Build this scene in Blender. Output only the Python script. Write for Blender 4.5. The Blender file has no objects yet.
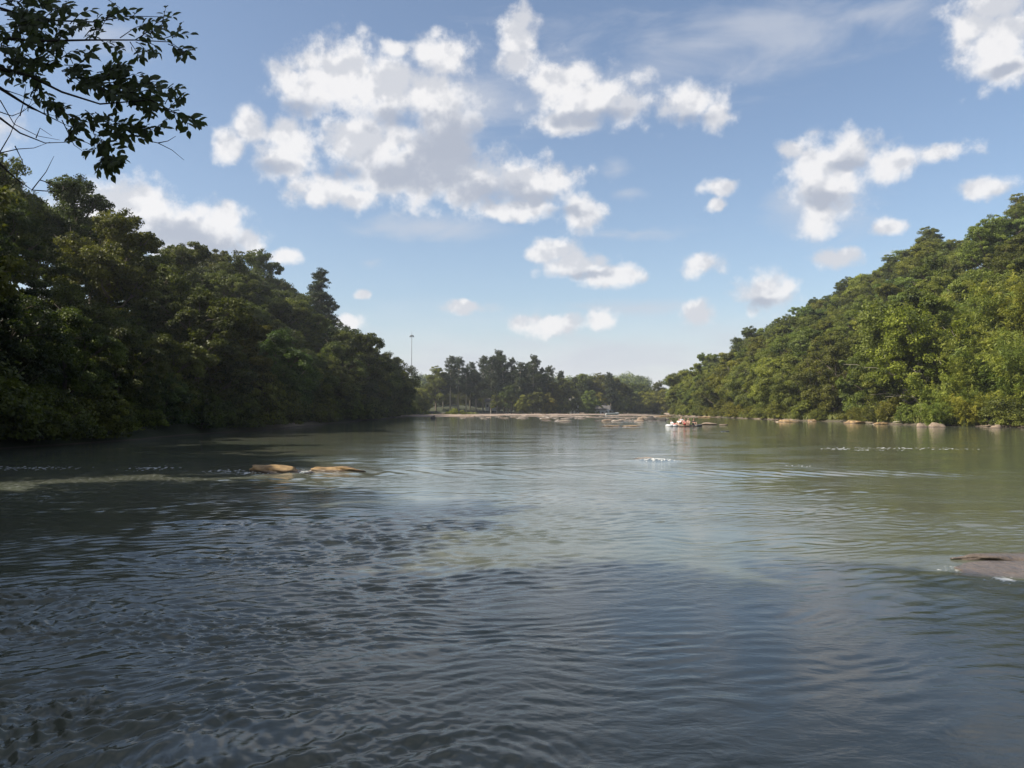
import bpy, math, random
import numpy as np
from math import radians as R, pi
from mathutils import Vector, Matrix

random.seed(7)
rng = np.random.default_rng(7)
S = bpy.context.scene
COL = S.collection
FPX = 790.0
CAM = Vector((0.0, 0.0, 2.2))
PITCH = math.atan(25 / FPX)
SUN_AZ = R(-106)      # measured from +Y (view direction) towards +X
SUN_EL = R(40)

# ------------------------------------------------------------------ helpers
def pix_dir(px, py):
    x = (px - 512) / FPX; u = (384 - py) / FPX
    c, s = math.cos(PITCH), math.sin(PITCH)
    return Vector((x, c - u * s, s + u * c))

def at(px, py, Y):
    d = pix_dir(px, py)
    return CAM + d * (Y / d.y)

def tag(o, label=None, cat=None, group=None, kind=None):
    if label: o['label'] = label
    if cat: o['category'] = cat
    if group: o['group'] = group
    if kind: o['kind'] = kind
    return o

def link(name, me, mats=None, parent=None):
    o = bpy.data.objects.new(name, me)
    if mats is not None:
        for m in (mats if isinstance(mats, (list, tuple)) else [mats]):
            me.materials.append(m)
    COL.objects.link(o)
    if parent: o.parent = parent
    return o

def empty(name, loc=(0, 0, 0), rz=0.0):
    o = bpy.data.objects.new(name, None); COL.objects.link(o)
    o.location = loc; o.rotation_euler = (0, 0, rz); o.empty_display_size = .3
    return o

def copy_tree(o, parent=None):
    c = o.copy(); COL.objects.link(c); c.parent = parent
    for ch in o.children: copy_tree(ch, c)
    return c

def np_mesh(name, V, F, smooth=False):
    """V (n,3), F (m,k) all faces of the same size k"""
    V = np.asarray(V, dtype=np.float32); F = np.asarray(F, dtype=np.int32)
    m, k = F.shape
    me = bpy.data.meshes.new(name)
    me.vertices.add(len(V)); me.vertices.foreach_set('co', V.ravel())
    me.loops.add(m * k); me.loops.foreach_set('vertex_index', F.ravel())
    me.polygons.add(m)
    me.polygons.foreach_set('loop_start', np.arange(m, dtype=np.int32) * k)
    me.polygons.foreach_set('loop_total', np.full(m, k, dtype=np.int32))
    if smooth: me.polygons.foreach_set('use_smooth', np.ones(m, dtype=bool))
    me.update(calc_edges=True)
    return me

class MB:
    def __init__(s): s.v = []; s.f = []; s.m = []
    def add(s, V, F, mi=0):
        b = len(s.v); s.v += [tuple(p) for p in V]
        s.f += [tuple(i + b for i in f) for f in F]; s.m += [mi] * len(F)
    def tube(s, P, rad, n=8, mi=0, cap=True):
        P = [Vector(p) for p in P]; V = []; F = []
        up = Vector((0, 0, 1)); prev = None
        for i, p in enumerate(P):
            t = (P[min(i + 1, len(P) - 1)] - P[max(i - 1, 0)])
            if t.length < 1e-9: t = Vector((0, 0, 1))
            t.normalize()
            if prev is None:
                a = t.cross(Vector((1, 0, 0)) if abs(t.x) < .8 else up).normalized()
            else:
                a = (prev - t * prev.dot(t)).normalized()
            prev = a; b = t.cross(a); r = rad[i] if hasattr(rad, '__len__') else rad
            for k in range(n):
                q = 2 * pi * k / n
                V.append(p + a * math.cos(q) * r + b * math.sin(q) * r)
        for i in range(len(P) - 1):
            for k in range(n):
                F.append((i * n + k, i * n + (k + 1) % n, (i + 1) * n + (k + 1) % n, (i + 1) * n + k))
        if cap:
            F.append(tuple(range(n - 1, -1, -1))); F.append(tuple((len(P) - 1) * n + k for k in range(n)))
        s.add(V, F, mi)
    def box(s, c, d, mi=0, rz=0.0):
        V = []
        for z in (-1, 1):
            for x, y in ((-1, -1), (1, -1), (1, 1), (-1, 1)):
                X, Y = x * d[0] / 2, y * d[1] / 2
                V.append((c[0] + X * math.cos(rz) - Y * math.sin(rz), c[1] + X * math.sin(rz) + Y * math.cos(rz), c[2] + z * d[2] / 2))
        s.add(V, [(3, 2, 1, 0), (4, 5, 6, 7), (0, 1, 5, 4), (1, 2, 6, 5), (2, 3, 7, 6), (3, 0, 4, 7)], mi)
    def ball(s, c, r, nu=12, nv=8, mi=0):
        V = [(c[0], c[1], c[2] + r[2])]; F = []
        for j in range(1, nv):
            th = pi * j / nv
            for i in range(nu):
                ph = 2 * pi * i / nu
                V.append((c[0] + r[0] * math.sin(th) * math.cos(ph), c[1] + r[1] * math.sin(th) * math.sin(ph), c[2] + r[2] * math.cos(th)))
        V.append((c[0], c[1], c[2] - r[2]))
        for i in range(nu): F.append((0, 1 + i, 1 + (i + 1) % nu))
        for j in range(nv - 2):
            for i in range(nu):
                a = 1 + j * nu + i; b = 1 + j * nu + (i + 1) % nu
                F.append((a, a + nu, b + nu, b))
        L = len(V) - 1
        for i in range(nu): F.append((L, 1 + (nv - 2) * nu + (i + 1) % nu, 1 + (nv - 2) * nu + i))
        s.add(V, F, mi)
    def build(s, name, mats, parent=None, smooth=True):
        me = bpy.data.meshes.new(name); me.from_pydata(s.v, [], s.f)
        me.polygons.foreach_set('material_index', s.m)
        if smooth: me.polygons.foreach_set('use_smooth', [True] * len(s.f))
        me.update()
        return link(name, me, mats, parent)

def ss(t):
    t = np.clip(t, 0, 1); return t * t * (3 - 2 * t)

class Sines:
    """smooth random field made of sines"""
    def __init__(s, seed, wl, n=10):
        g = np.random.default_rng(seed); a = g.uniform(0, 2 * pi, n)
        k = 2 * pi / (wl * g.uniform(.6, 1.7, n))
        s.kx, s.ky, s.p = k * np.cos(a), k * np.sin(a), g.uniform(0, 2 * pi, n); s.n = n
    def __call__(s, x, y):
        o = 0
        for i in range(s.n): o = o + np.sin(s.kx[i] * x + s.ky[i] * y + s.p[i])
        return o / math.sqrt(s.n / 2) * .7

# ------------------------------------------------------------------ materials
def mat(name):
    m = bpy.data.materials.new(name); m.use_nodes = True
    nt = m.node_tree; bs = nt.nodes['Principled BSDF']
    return m, nt, bs

def nd(nt, t, **kw):
    n = nt.nodes.new(t)
    for k, v in kw.items(): setattr(n, k, v)
    return n

def noise(nt, vec, scale, detail=4, rough=.55, dist=0.0):
    n = nd(nt, 'ShaderNodeTexNoise'); n.inputs['Scale'].default_value = scale
    n.inputs['Detail'].default_value = detail; n.inputs['Roughness'].default_value = rough
    n.inputs['Distortion'].default_value = dist
    if vec is not None: nt.links.new(vec, n.inputs['Vector'])
    return n

def mixc(nt, f, a, b, mode='MIX'):
    n = nd(nt, 'ShaderNodeMix', data_type='RGBA', blend_type=mode)
    for i, v in ((0, f), (6, a), (7, b)):
        if hasattr(v, 'is_linked') or isinstance(v, bpy.types.NodeSocket): nt.links.new(v, n.inputs[i])
        else: n.inputs[i].default_value = v if i == 0 else (*v, 1)
    return n.outputs[2]

def math_(nt, op, a, b=None, c=None, clamp=False):
    n = nd(nt, 'ShaderNodeMath', operation=op); n.use_clamp = clamp
    for i, v in enumerate((a, b, c)):
        if v is None: continue
        if isinstance(v, bpy.types.NodeSocket): nt.links.new(v, n.inputs[i])
        else: n.inputs[i].default_value = v
    return n.outputs[0]

def maprange(nt, v, a, b, c=0.0, d=1.0, smooth=True):
    n = nd(nt, 'ShaderNodeMapRange'); n.interpolation_type = 'SMOOTHSTEP' if smooth else 'LINEAR'
    nt.links.new(v, n.inputs['Value'])
    for k, q in (('From Min', a), ('From Max', b), ('To Min', c), ('To Max', d)): n.inputs[k].default_value = q
    return n.outputs[0]

def plain(name, c, rough=.6, c2=None, scale=6.0, metallic=0.0, bump=0.0):
    m, nt, bs = mat(name); bs.inputs['Roughness'].default_value = rough; bs.inputs['Metallic'].default_value = metallic
    tc = nd(nt, 'ShaderNodeTexCoord')
    n = noise(nt, tc.outputs['Object'], scale, 5)
    c2 = c2 or tuple(q * .8 for q in c)
    nt.links.new(mixc(nt, n.outputs['Fac'], c, c2), bs.inputs['Base Color'])
    if bump:
        b = nd(nt, 'ShaderNodeBump'); b.inputs['Strength'].default_value = bump; b.inputs['Distance'].default_value = .05
        nt.links.new(n.outputs['Fac'], b.inputs['Height']); nt.links.new(b.outputs[0], bs.inputs['Normal'])
    return m

def foliage_mat(name, dark, light, trans=.3):
    """leaf colour: dark..light by the per-leaf tint attribute, times the object's own colour"""
    m, nt, bs = mat(name)
    at_ = nd(nt, 'ShaderNodeAttribute', attribute_name='tint')
    oi = nd(nt, 'ShaderNodeObjectInfo')
    c = mixc(nt, at_.outputs['Fac'], dark, light)
    c = mixc(nt, 1.0, c, oi.outputs['Color'], 'MULTIPLY')
    nt.links.new(c, bs.inputs['Base Color'])
    bs.inputs['Roughness'].default_value = .55
    bs.inputs['Specular IOR Level'].default_value = .3
    tr = nd(nt, 'ShaderNodeBsdfTranslucent')
    ct = mixc(nt, 1.0, c, (1.25, 1.35, .6), 'MULTIPLY'); nt.links.new(ct, tr.inputs['Color'])
    mx = nd(nt, 'ShaderNodeMixShader'); mx.inputs[0].default_value = trans
    nt.links.new(bs.outputs[0], mx.inputs[1]); nt.links.new(tr.outputs[0], mx.inputs[2])
    nt.links.new(mx.outputs[0], nt.nodes['Material Output'].inputs['Surface'])
    return m

M = {}
M['leaf'] = foliage_mat('broad_leaves', (.038, .052, .010), (.185, .205, .036), .36)
M['needle'] = foliage_mat('pine_needles', (.020, .032, .012), (.062, .082, .024), .15)
M['bamboo'] = foliage_mat('bamboo_leaves', (.075, .10, .018), (.21, .225, .045), .36)
M['near_leaf'] = foliage_mat('near_leaves', (.06, .08, .045), (.12, .14, .07), .4)
M['grassy'] = foliage_mat('grass_blades', (.09, .11, .02), (.20, .20, .06), .3)
M['bark'] = plain('bark', (.16, .125, .09), .9, (.07, .055, .04), 5.0, bump=.6)
M['pale_bark'] = plain('pale_bark', (.36, .32, .25), .85, (.20, .17, .12), 3.0, bump=.4)
M['dark_bark'] = plain('dark_bark', (.055, .045, .038), .9, (.03, .025, .022), 9.0, bump=.5)
M['culm'] = plain('bamboo_culm', (.18, .20, .06), .5, (.10, .13, .04), 3.0)

def rock_mat(name, a, b, dark):
    m, nt, bs = mat(name); tc = nd(nt, 'ShaderNodeTexCoord'); geo = nd(nt, 'ShaderNodeNewGeometry')
    n1 = noise(nt, geo.outputs['Position'], 1.6, 6, .6); n2 = noise(nt, geo.outputs['Position'], 14, 5, .7)
    c = mixc(nt, maprange(nt, n1.outputs['Fac'], .35, .65), a, b)
    c = mixc(nt, maprange(nt, n2.outputs['Fac'], .5, .75, 0, .6), c, dark)
    sp = nd(nt, 'ShaderNodeSeparateXYZ'); nt.links.new(geo.outputs['Position'], sp.inputs[0])
    z = math_(nt, 'ADD', sp.outputs[2], math_(nt, 'MULTIPLY', n1.outputs['Fac'], .10))
    wet = maprange(nt, z, .07, .15, 1, 0)
    c = mixc(nt, wet, c, dark)
    nt.links.new(c, bs.inputs['Base Color'])
    nt.links.new(maprange(nt, z, .07, .15, .25, .85), bs.inputs['Roughness'])
    b_ = nd(nt, 'ShaderNodeBump'); b_.inputs['Strength'].default_value = .7; b_.inputs['Distance'].default_value = .04
    nt.links.new(n2.outputs['Fac'], b_.inputs['Height']); nt.links.new(b_.outputs[0], bs.inputs['Normal'])
    return m
M['tan_rock'] = rock_mat('tan_rock', (.36, .235, .105), (.13, .085, .045), (.075, .05, .032))
M['grey_rock'] = rock_mat('grey_rock', (.30, .25, .20), (.20, .16, .13), (.06, .048, .038))
M['pink_rock'] = rock_mat('pink_rock', (.27, .20, .14), (.17, .125, .09), (.09, .065, .05))
M['slab'] = plain('wet_slab', (.16, .125, .10), .22, (.06, .047, .038), 7.0, bump=.9)
M['dark_rock'] = rock_mat('dark_rock', (.07, .06, .055), (.05, .045, .04), (.025, .022, .02))

# ------------------------------------------------------------------ the lie of the land
wigL, wigR, rough_, rough2 = Sines(1, 22), Sines(2, 26), Sines(3, 60, 12), Sines(4, 9, 12)
def XL(y):
    b = np.interp(y, [-60, 3, 42, 55, 80, 110, 175, 240, 300, 330, 350, 372, 400, 450, 600, 1000],
                     [-8, -5, -28.5, -27.5, -26.5, -27, -30, -33, -37, -37, -8, 28, 52, 72, 104, 180])
    return b + wigL(y * 1.0, 0) * np.interp(y, [0, 40, 60], [0, .2, 1.0])
def XR(y):
    b = np.interp(y, [-60, 60, 92, 109, 134, 158, 248, 300, 350, 400, 450, 600, 1000],
                     [62, 62, 60, 54, 57, 52, 56, 60, 67, 77, 92, 126, 210])
    return b + wigR(y * 1.0, 5) * .9
BARS = [  # gravel bars in the river: centre x, y, radii, height
    (-20, 262, 17, 42, .34), (3, 300, 26, 34, .32), (30, 318, 30, 24, .26), (14, 235, 14, 12, .16),
    (40, 262, 13, 10, .17), (27, 205, 12, 6, .12), (50, 215, 9, 6, .14)]
def ground_h(x, y):
    x = np.asarray(x, float); y = np.asarray(y, float)
    xl, xr = XL(y), XR(y)
    dl, dr, dn = xl - x, x - xr, 3 - y
    out = np.maximum(np.maximum(dl, dr), dn)
    bed = -np.clip(-out * .22, 0, 1.5)
    plain_ = .55 * ss(out / 1.6) + .9 * ss((out - 2) / 14)
    hl = (13.5 * ss((dl + 2) / 36) + 7 * ss((dl - 30) / 60)) * (1 - ss((y - 236) / 70)) * ss((y + 5) / 45)
    hr = (43 * np.clip((dr - 5) / 78, 0, 1) ** 1.05 + 14 * ss((dr - 75) / 120)) * np.interp(y, [-50, 60, 380, 560, 700, 1000], [.4, 1, .98, .66, .45, .4])
    hr = np.where(dr > 0, hr, 0)
    far = 20 * ss((y - 540) / 190)
    g = np.where(out > 0, plain_ + hl + np.maximum(hr, far) + (rough_(x, y) * 1.6 + rough2(x, y) * .35) * ss((out - 3) / 25), bed)
    for cx, cy, rx, ry, h in BARS:
        q = ((x - cx) / rx) ** 2 + ((y - cy) / ry) ** 2
        b = h * (1 - q) + rough2(x * 1.3, y * .8) * .05
        g = np.where(q < 1.6, np.maximum(g, np.minimum(b, h)), g)
    return g

def axis(parts):
    a = []
    for lo, hi, st in parts: a += list(np.arange(lo, hi, st))
    return np.array(a + [parts[-1][1]])
gx = axis([(-420, -120, 15), (-120, -44, 4), (-44, -20, .8), (-20, 48, 1.6), (48, 72, .8), (72, 190, 4), (190, 520, 15)])
gy = axis([(-60, -8, 4), (-8, 60, 1.0), (60, 420, 1.8), (420, 640, 6), (640, 920, 12)])
GX, GY = np.meshgrid(gx, gy); GZ = ground_h(GX, GY)
nx, ny = len(gx), len(gy)
idx = np.arange(nx * ny).reshape(ny, nx)
F = np.stack([idx[:-1, :-1], idx[:-1, 1:], idx[1:, 1:], idx[1:, :-1]], -1).reshape(-1, 4)
me = np_mesh('ground', np.stack([GX, GY, GZ], -1).reshape(-1, 3), F, True)
gq = np.full(GX.shape, .0)
for cx, cy, rx, ry, h in BARS: gq = np.maximum(gq, ((((GX - cx) / rx) ** 2 + ((GY - cy) / ry) ** 2) < 1.8) * 1.0)
gq = np.maximum(gq, (GX > 20) * np.clip(.42 + .5 * rough2(GX * .4, GY * .4), 0, 1)); gq = np.maximum(gq, (GY > 222) * (GX > -45) * 1.0)
gq = np.maximum(gq, .75 * (GX < 0) * np.exp(-((GY - 97) / 13.0) ** 2))
ga = me.attributes.new('gravel', 'FLOAT', 'POINT'); ga.data.foreach_set('value', gq.ravel().astype(np.float32))
m, nt, bs = mat('earth_and_gravel'); geo = nd(nt, 'ShaderNodeNewGeometry')
sp = nd(nt, 'ShaderNodeSeparateXYZ'); nt.links.new(geo.outputs['Position'], sp.inputs[0])
n1 = noise(nt, geo.outputs['Position'], .25, 6, .6); n2 = noise(nt, geo.outputs['Position'], 3.5, 6, .7)
soil = mixc(nt, n1.outputs['Fac'], (.035, .030, .016), (.035, .050, .014))
grav = mixc(nt, maprange(nt, n2.outputs['Fac'], .38, .62), (.27, .20, .15), (.15, .11, .08))
grav = mixc(nt, maprange(nt, n1.outputs['Fac'], .42, .62, 0, .8), grav, (.33, .25, .19))
z = math_(nt, 'ADD', sp.outputs[2], math_(nt, 'MULTIPLY', n1.outputs['Fac'], .5))
gat = nd(nt, 'ShaderNodeAttribute', attribute_name='gravel')
c = mixc(nt, math_(nt, 'MULTIPLY', maprange(nt, z, .60, .85, 1, 0), gat.outputs['Fac']), soil, grav)
c = mixc(nt, maprange(nt, sp.outputs[2], .03, .09, 1, 0), c, (.07, .052, .036))
nt.links.new(c, bs.inputs['Base Color']); bs.inputs['Roughness'].default_value = .95
b_ = nd(nt, 'ShaderNodeBump'); b_.inputs['Strength'].default_value = .8; b_.inputs['Distance'].default_value = .15
nt.links.new(n2.outputs['Fac'], b_.inputs['Height']); nt.links.new(b_.outputs[0], bs.inputs['Normal'])
tag(link('ground', me, m), 'wooded hillsides, earthen banks and gravel bars around the river', 'ground', kind='structure')

# ------------------------------------------------------------------ the river
ROCKS = [  # big rocks in the river: name, px left, px right, waterline y, height m, material
    ('left', 252, 295, 473.5, .25), ('right', 309, 363, 472.5, .17)]
def wl_dist(py): # distance of a water point seen at pixel row py
    d = pix_dir(512, py); return -CAM.z / d.z * d.y

ks = .00095
D = [1.2]
while D[-1] < 470: D.append(D[-1] + max(ks * D[-1] ** 1.5, .008))
D = np.array(D); NT = 1050
t = np.linspace(-1, 1, NT); t = 1.15 * (0.72 * t + 0.28 * t ** 3)
DY, TT = np.meshgrid(D, t, indexing='ij')
WX = TT * (DY + 2.5); WY = DY + 0 * TT
step = np.maximum(np.gradient(D), .008)[:, None] + 0 * TT
patch, patch2, wx1, wy1 = Sines(11, 7.5, 14), Sines(12, 2.6, 12), Sines(13, 5.0, 10), Sines(14, 5.0, 10)
g = np.random.default_rng(21)
H = np.zeros_like(WX)
sx = WX * .55; sy = WY
ux = WX + .28 * wx1(WX * .7, WY) + .10 * patch2(WX, WY); uy = WY + .30 * wy1(WX * .7, WY) + .10 * wx1(WX * 3, WY * 3)
# choppy on the left and far, smoother boils in the middle
rough_map = .62 + .42 * patch(WX * .6, WY * .9) + .22 * patch2(WX * .6, WY)
riff = np.exp(-((WX + 13) / 9.0) ** 2 - ((WY - 25) / 10.0) ** 2)
rough_map = np.clip(rough_map, .12, 1.5) * (1 + .5 * riff) * np.interp(WX / (WY + 3), [-.7, -.3, .1, .7], [1.3, 1.15, .8, .85])
for i in range(78):
    lam = .06 * (2.6 / .06) ** (i / 77.0) * g.uniform(.9, 1.1)
    a = g.normal(0, .52) + R(96)
    k = 2 * pi / lam
    amp = .00235 * (lam / .4) ** .95 if lam < .5 else .00235 * (.5 / .4) ** .95 * (lam / .5) ** -.12
    amp *= 1.75 if lam < .3 else .46
    fade = ss((lam - 2.6 * step) / (2.0 * step + 1e-6))
    if lam < .25: fade = fade * np.clip(rough_map - .1, 0, 2)
    ph = g.uniform(0, 2 * pi)
    H += amp * fade * np.sin(k * (ux * math.cos(a) + uy * math.sin(a)) + ph)
H *= np.clip(rough_map, .2, 2.2)
H = H + 9.0 * np.maximum(H, 0) ** 2          # crests a little sharper than troughs
foam = np.zeros_like(WX)
fn = Sines(31, .22, 16); fn2 = Sines(32, .07, 16)
fnoise = .5 + .35 * fn(WX, WY) + .35 * fn2(WX, WY)
def foam_at(x, y, rx, ry, k=1.0):
    global foam
    q = ((WX - x) / rx) ** 2 + ((WY - y) / ry) ** 2
    foam = np.maximum(foam, np.clip(k * np.exp(-q * 1.5) * 1.0 - 1.0 + 1.15 * fnoise, 0, .8) * (q < 3))
foam = np.maximum(foam, np.clip(riff * (.04 + .3 * (fnoise - .7)), 0, .14))
# right hand slab: water piles over it and breaks behind
def hump(x, y, rx, ry, h, rot=0.0):
    global H
    c_, s_ = math.cos(rot), math.sin(rot)
    X = (WX - x) * c_ + (WY - y) * s_; Y = -(WX - x) * s_ + (WY - y) * c_
    H += h * np.exp(-((X / rx) ** 2 + (Y / ry) ** 2))
p = at(1000, 561, wl_dist(561)); hump(p.x + .6, p.y + .1, 1.6, .35, .07, -.12)
hump(p.x + .2, p.y - .9, 1.5, .30, -.05, -.2)
for (px, py, rx, ry, k) in ((1004, 579, .16, .20, 1.15), (962, 568, .20, .12, .62), (985, 566, .25, .08, .4)):
    q = at(px, py, wl_dist(py)); foam_at(q.x, q.y, rx, ry, k)
q = at(655, 460.5, wl_dist(460.5)); hump(q.x, q.y, .9, .7, .10); foam_at(q.x + .1, q.y - .2, .75, .55, 1.1)
for (px, py, rx, ry, k) in ((300, 471.5, .35, .5, .95), (248, 473, .5, .4, .6), (225, 471, .9, .4, .45), (150, 468, .7, .8, .62), (28, 468, 1.4, .7, .5),
                            (885, 448, 2.2, .6, .45), (905, 448.5, 1.2, .5, .6), (950, 449, 1.5, .5, .42), (868, 450, 1.4, .5, .4),
                            (838, 449, .9, .6, .55), (800, 466, .3, .3, .4), (470, 745, .03, .03, .0)):
    q = at(px, py, wl_dist(py)); foam_at(q.x, q.y, rx, ry, k)
# streak of disturbed water trailing off the two tan rocks
p1 = at(255, 473, wl_dist(473)); 
H += .018 * np.sin(WX * 5.5 + 3 * WY) * np.exp(-((WY - (p1.y - .02 * (WX - p1.x))) / 1.3) ** 2) * (WX > p1.x - 12) * (WX < p1.x + 24)
idx = np.arange(WX.size).reshape(WX.shape)
F = np.stack([idx[:-1, :-1], idx[:-1, 1:], idx[1:, 1:], idx[1:, :-1]], -1).reshape(-1, 4)
me = np_mesh('river_water', np.stack([WX, WY, H], -1).reshape(-1, 3), F, True)
fa = me.attributes.new('foam', 'FLOAT', 'POINT'); fa.data.foreach_set('value', foam.ravel().astype(np.float32))
m, nt, bs = mat('river_water'); geo = nd(nt, 'ShaderNodeNewGeometry')
mp = nd(nt, 'ShaderNodeMapping'); mp.inputs['Scale'].default_value = (.65, 1, 1); nt.links.new(geo.outputs['Position'], mp.inputs[0])
n1 = noise(nt, mp.outputs[0], .11, 4, .55); n2 = noise(nt, mp.outputs[0], 3.0, 3, .6, .6); n3 = noise(nt, mp.outputs[0], 15, 5, .68, .5)
col = mixc(nt, maprange(nt, n1.outputs['Fac'], .35, .65), (.098, .100, .074), (.084, .094, .070))
fat = nd(nt, 'ShaderNodeAttribute', attribute_name='foam')
col = mixc(nt, fat.outputs['Fac'], col, (.80, .80, .78))
nt.links.new(col, bs.inputs['Base Color'])
nt.links.new(maprange(nt, fat.outputs['Fac'], 0, .5, .045, .7), bs.inputs['Roughness'])
bs.inputs['IOR'].default_value = 1.333
bp = nd(nt, 'ShaderNodeBump'); bp.inputs['Strength'].default_value = 1.0; bp.inputs['Distance'].default_value = .012
hh = math_(nt, 'ADD', n2.outputs['Fac'], math_(nt, 'MULTIPLY', n3.outputs['Fac'], .28))
nm = noise(nt, mp.outputs[0], .28, 3, .5); hh = math_(nt, 'MULTIPLY', hh, maprange(nt, nm.outputs['Fac'], .38, .62, .35, 1.25))
nt.links.new(hh, bp.inputs['Height']); nt.links.new(bp.outputs[0], bs.inputs['Normal'])
tag(link('river_water', me, m), 'wide rippled green grey river flowing between wooded banks', 'water', kind='structure')

# ------------------------------------------------------------------ foliage prototypes
def unit(v): return v / (np.linalg.norm(v, axis=-1, keepdims=True) + 1e-9)
def leaf_mesh(name, P, N, L, asp, tint, g, T=None):
    """one diamond shaped leaf per point"""
    n = len(P); N = unit(N)
    if T is None: T = g.normal(size=(n, 3))
    T = unit(T - N * (T * N).sum(1, keepdims=True)); B = np.cross(N, T)
    L = np.asarray(L).reshape(-1, 1) * np.ones((n, 1)); W = L * asp
    V = np.stack([P - T * L * .5, P + B * W * .5 + N * L * .08 - T * L * .05, P + T * L * .5 - N * L * .1, P - B * W * .5 + N * L * .08 - T * L * .05], 1).reshape(-1, 3)
    F = np.arange(4 * n).reshape(n, 4)
    me = np_mesh(name, V, F)
    a = me.attributes.new('tint', 'FLOAT', 'FACE'); a.data.foreach_set('value', np.clip(tint, 0, 1).astype(np.float32))
    return me

def fib(n, g):
    i = np.arange(n) + .5; ph = np.arccos(1 - 2 * i / n); th = pi * (1 + 5 ** .5) * i + g.uniform(0, 6)
    return np.stack([np.cos(th) * np.sin(ph), np.sin(th) * np.sin(ph), np.cos(ph)], 1)

def broad_tree(seed, H, Rr, nl, leaf, base=.18, lobes=15, open_=0.0, bark='bark', droop=0.0):
    """returns (trunk mesh, crown mesh). Lobes -> clumps -> leaves, limbs reach every lobe."""
    g = np.random.default_rng(seed)
    zc = H * (base + (1 - base) * .5); rz = H * (1 - base) * .5
    d = fib(lobes, g) + g.normal(0, .16, (lobes, 3)); d = unit(d)
    rad = g.uniform(.48, .95, (lobes, 1))
    LC = np.array([0, 0, zc]) + d * rad * np.array([Rr, Rr, rz]) + g.normal(0, .05 * Rr, (lobes, 3))
    LC = np.vstack([LC, [[0, 0, zc]], [[g.normal(0, .4), g.normal(0, .4), zc + rz * .62]]])
    LR = np.append(g.uniform(.24, .44, lobes) * Rr, [Rr * .45, Rr * .36])
    P = []; N = []; T = []
    per = nl // len(LC)
    for c, r in zip(LC, LR):
        nc = max(9, int(22 * (r / (.4 * Rr)) ** 2)); dd = unit(fib(nc, g) + g.normal(0, .25, (nc, 3)))
        keep = g.random(nc) > open_; dd = dd[keep]; nc = len(dd)
        cr = g.uniform(.13, .44, nc) * r * 1.2
        cc = c + dd * (r * g.uniform(.62, 1.12, (nc, 1))) * np.array([1, 1, .82])
        w = cr ** 2; w = w / w.sum(); cnt = g.multinomial(per, w)
        tc_ = g.uniform(0, 1, nc)
        for j in range(nc):
            k = cnt[j]
            if k == 0: continue
            q = unit(g.normal(size=(k, 3))) * (g.random((k, 1)) ** .45) * cr[j] * np.array([1.25, 1.25, .75])
            pts = cc[j] + q
            pts[:, 2] -= droop * (np.linalg.norm(pts[:, :2], axis=1) / Rr) ** 2 * H * .25
            P.append(pts); N.append(dd[j] * .5 + np.array([0, 0, .5]) + unit(q) * .2 + g.normal(0, .62, (k, 3)))
            T.append(np.clip(.08 + .68 * tc_[j] + g.normal(0, .17, k), 0, 1))
    P = np.vstack(P); N = np.vstack(N); T = np.concatenate(T)
    ok = P[:, 2] > .25; P, N, T = P[ok], N[ok], T[ok]
    crown = leaf_mesh('crown', P, N, leaf * g.uniform(.7, 1.25, len(P)), .62, T, g)
    mb = MB(); r0 = H * .017
    lean = g.normal(0, .25, 2)
    tp = [(0, 0, -1.0), (0, 0, .02 * H), (lean[0] * .3, lean[1] * .3, .25 * H), (lean[0], lean[1], .5 * H), (lean[0] * 1.3, lean[1] * 1.2, .72 * H), (lean[0] * 1.4, lean[1] * 1.4, .9 * H)]
    mb.tube(tp, [r0 * 1.5, r0 * 1.25, r0, r0 * .75, r0 * .4, r0 * .1], 8)
    for c, r in zip(LC[:-2], LR):
        z0 = max(.12 * H, min(c[2] - r * .6 - np.linalg.norm(c[:2]) * .5, .75 * H)); f = z0 / H
        s = Vector((lean[0] * f, lean[1] * f, z0)); e = Vector(c); md = s.lerp(e, .5) + Vector((0, 0, -.05 * H * .3)) + Vector(g.normal(0, .25, 3))
        mb.tube([s, md, e, e + (e - md) * .35], [r0 * .5, r0 * .33, r0 * .18, r0 * .05], 5)
        for k in range(3):
            e2 = e + Vector(g.normal(0, r * .6, 3)); mb.tube([md.lerp(e, .4), e.lerp(e2, .5), e2], [r0 * .2, r0 * .12, r0 * .04], 4)
    tm = bpy.data.meshes.new('trunk'); tm.from_pydata(mb.v, [], mb.f); tm.polygons.foreach_set('use_smooth', [True] * len(mb.f))
    tm.materials.append(M[bark]); crown.materials.append(M['leaf'])
    return tm, crown

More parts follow.
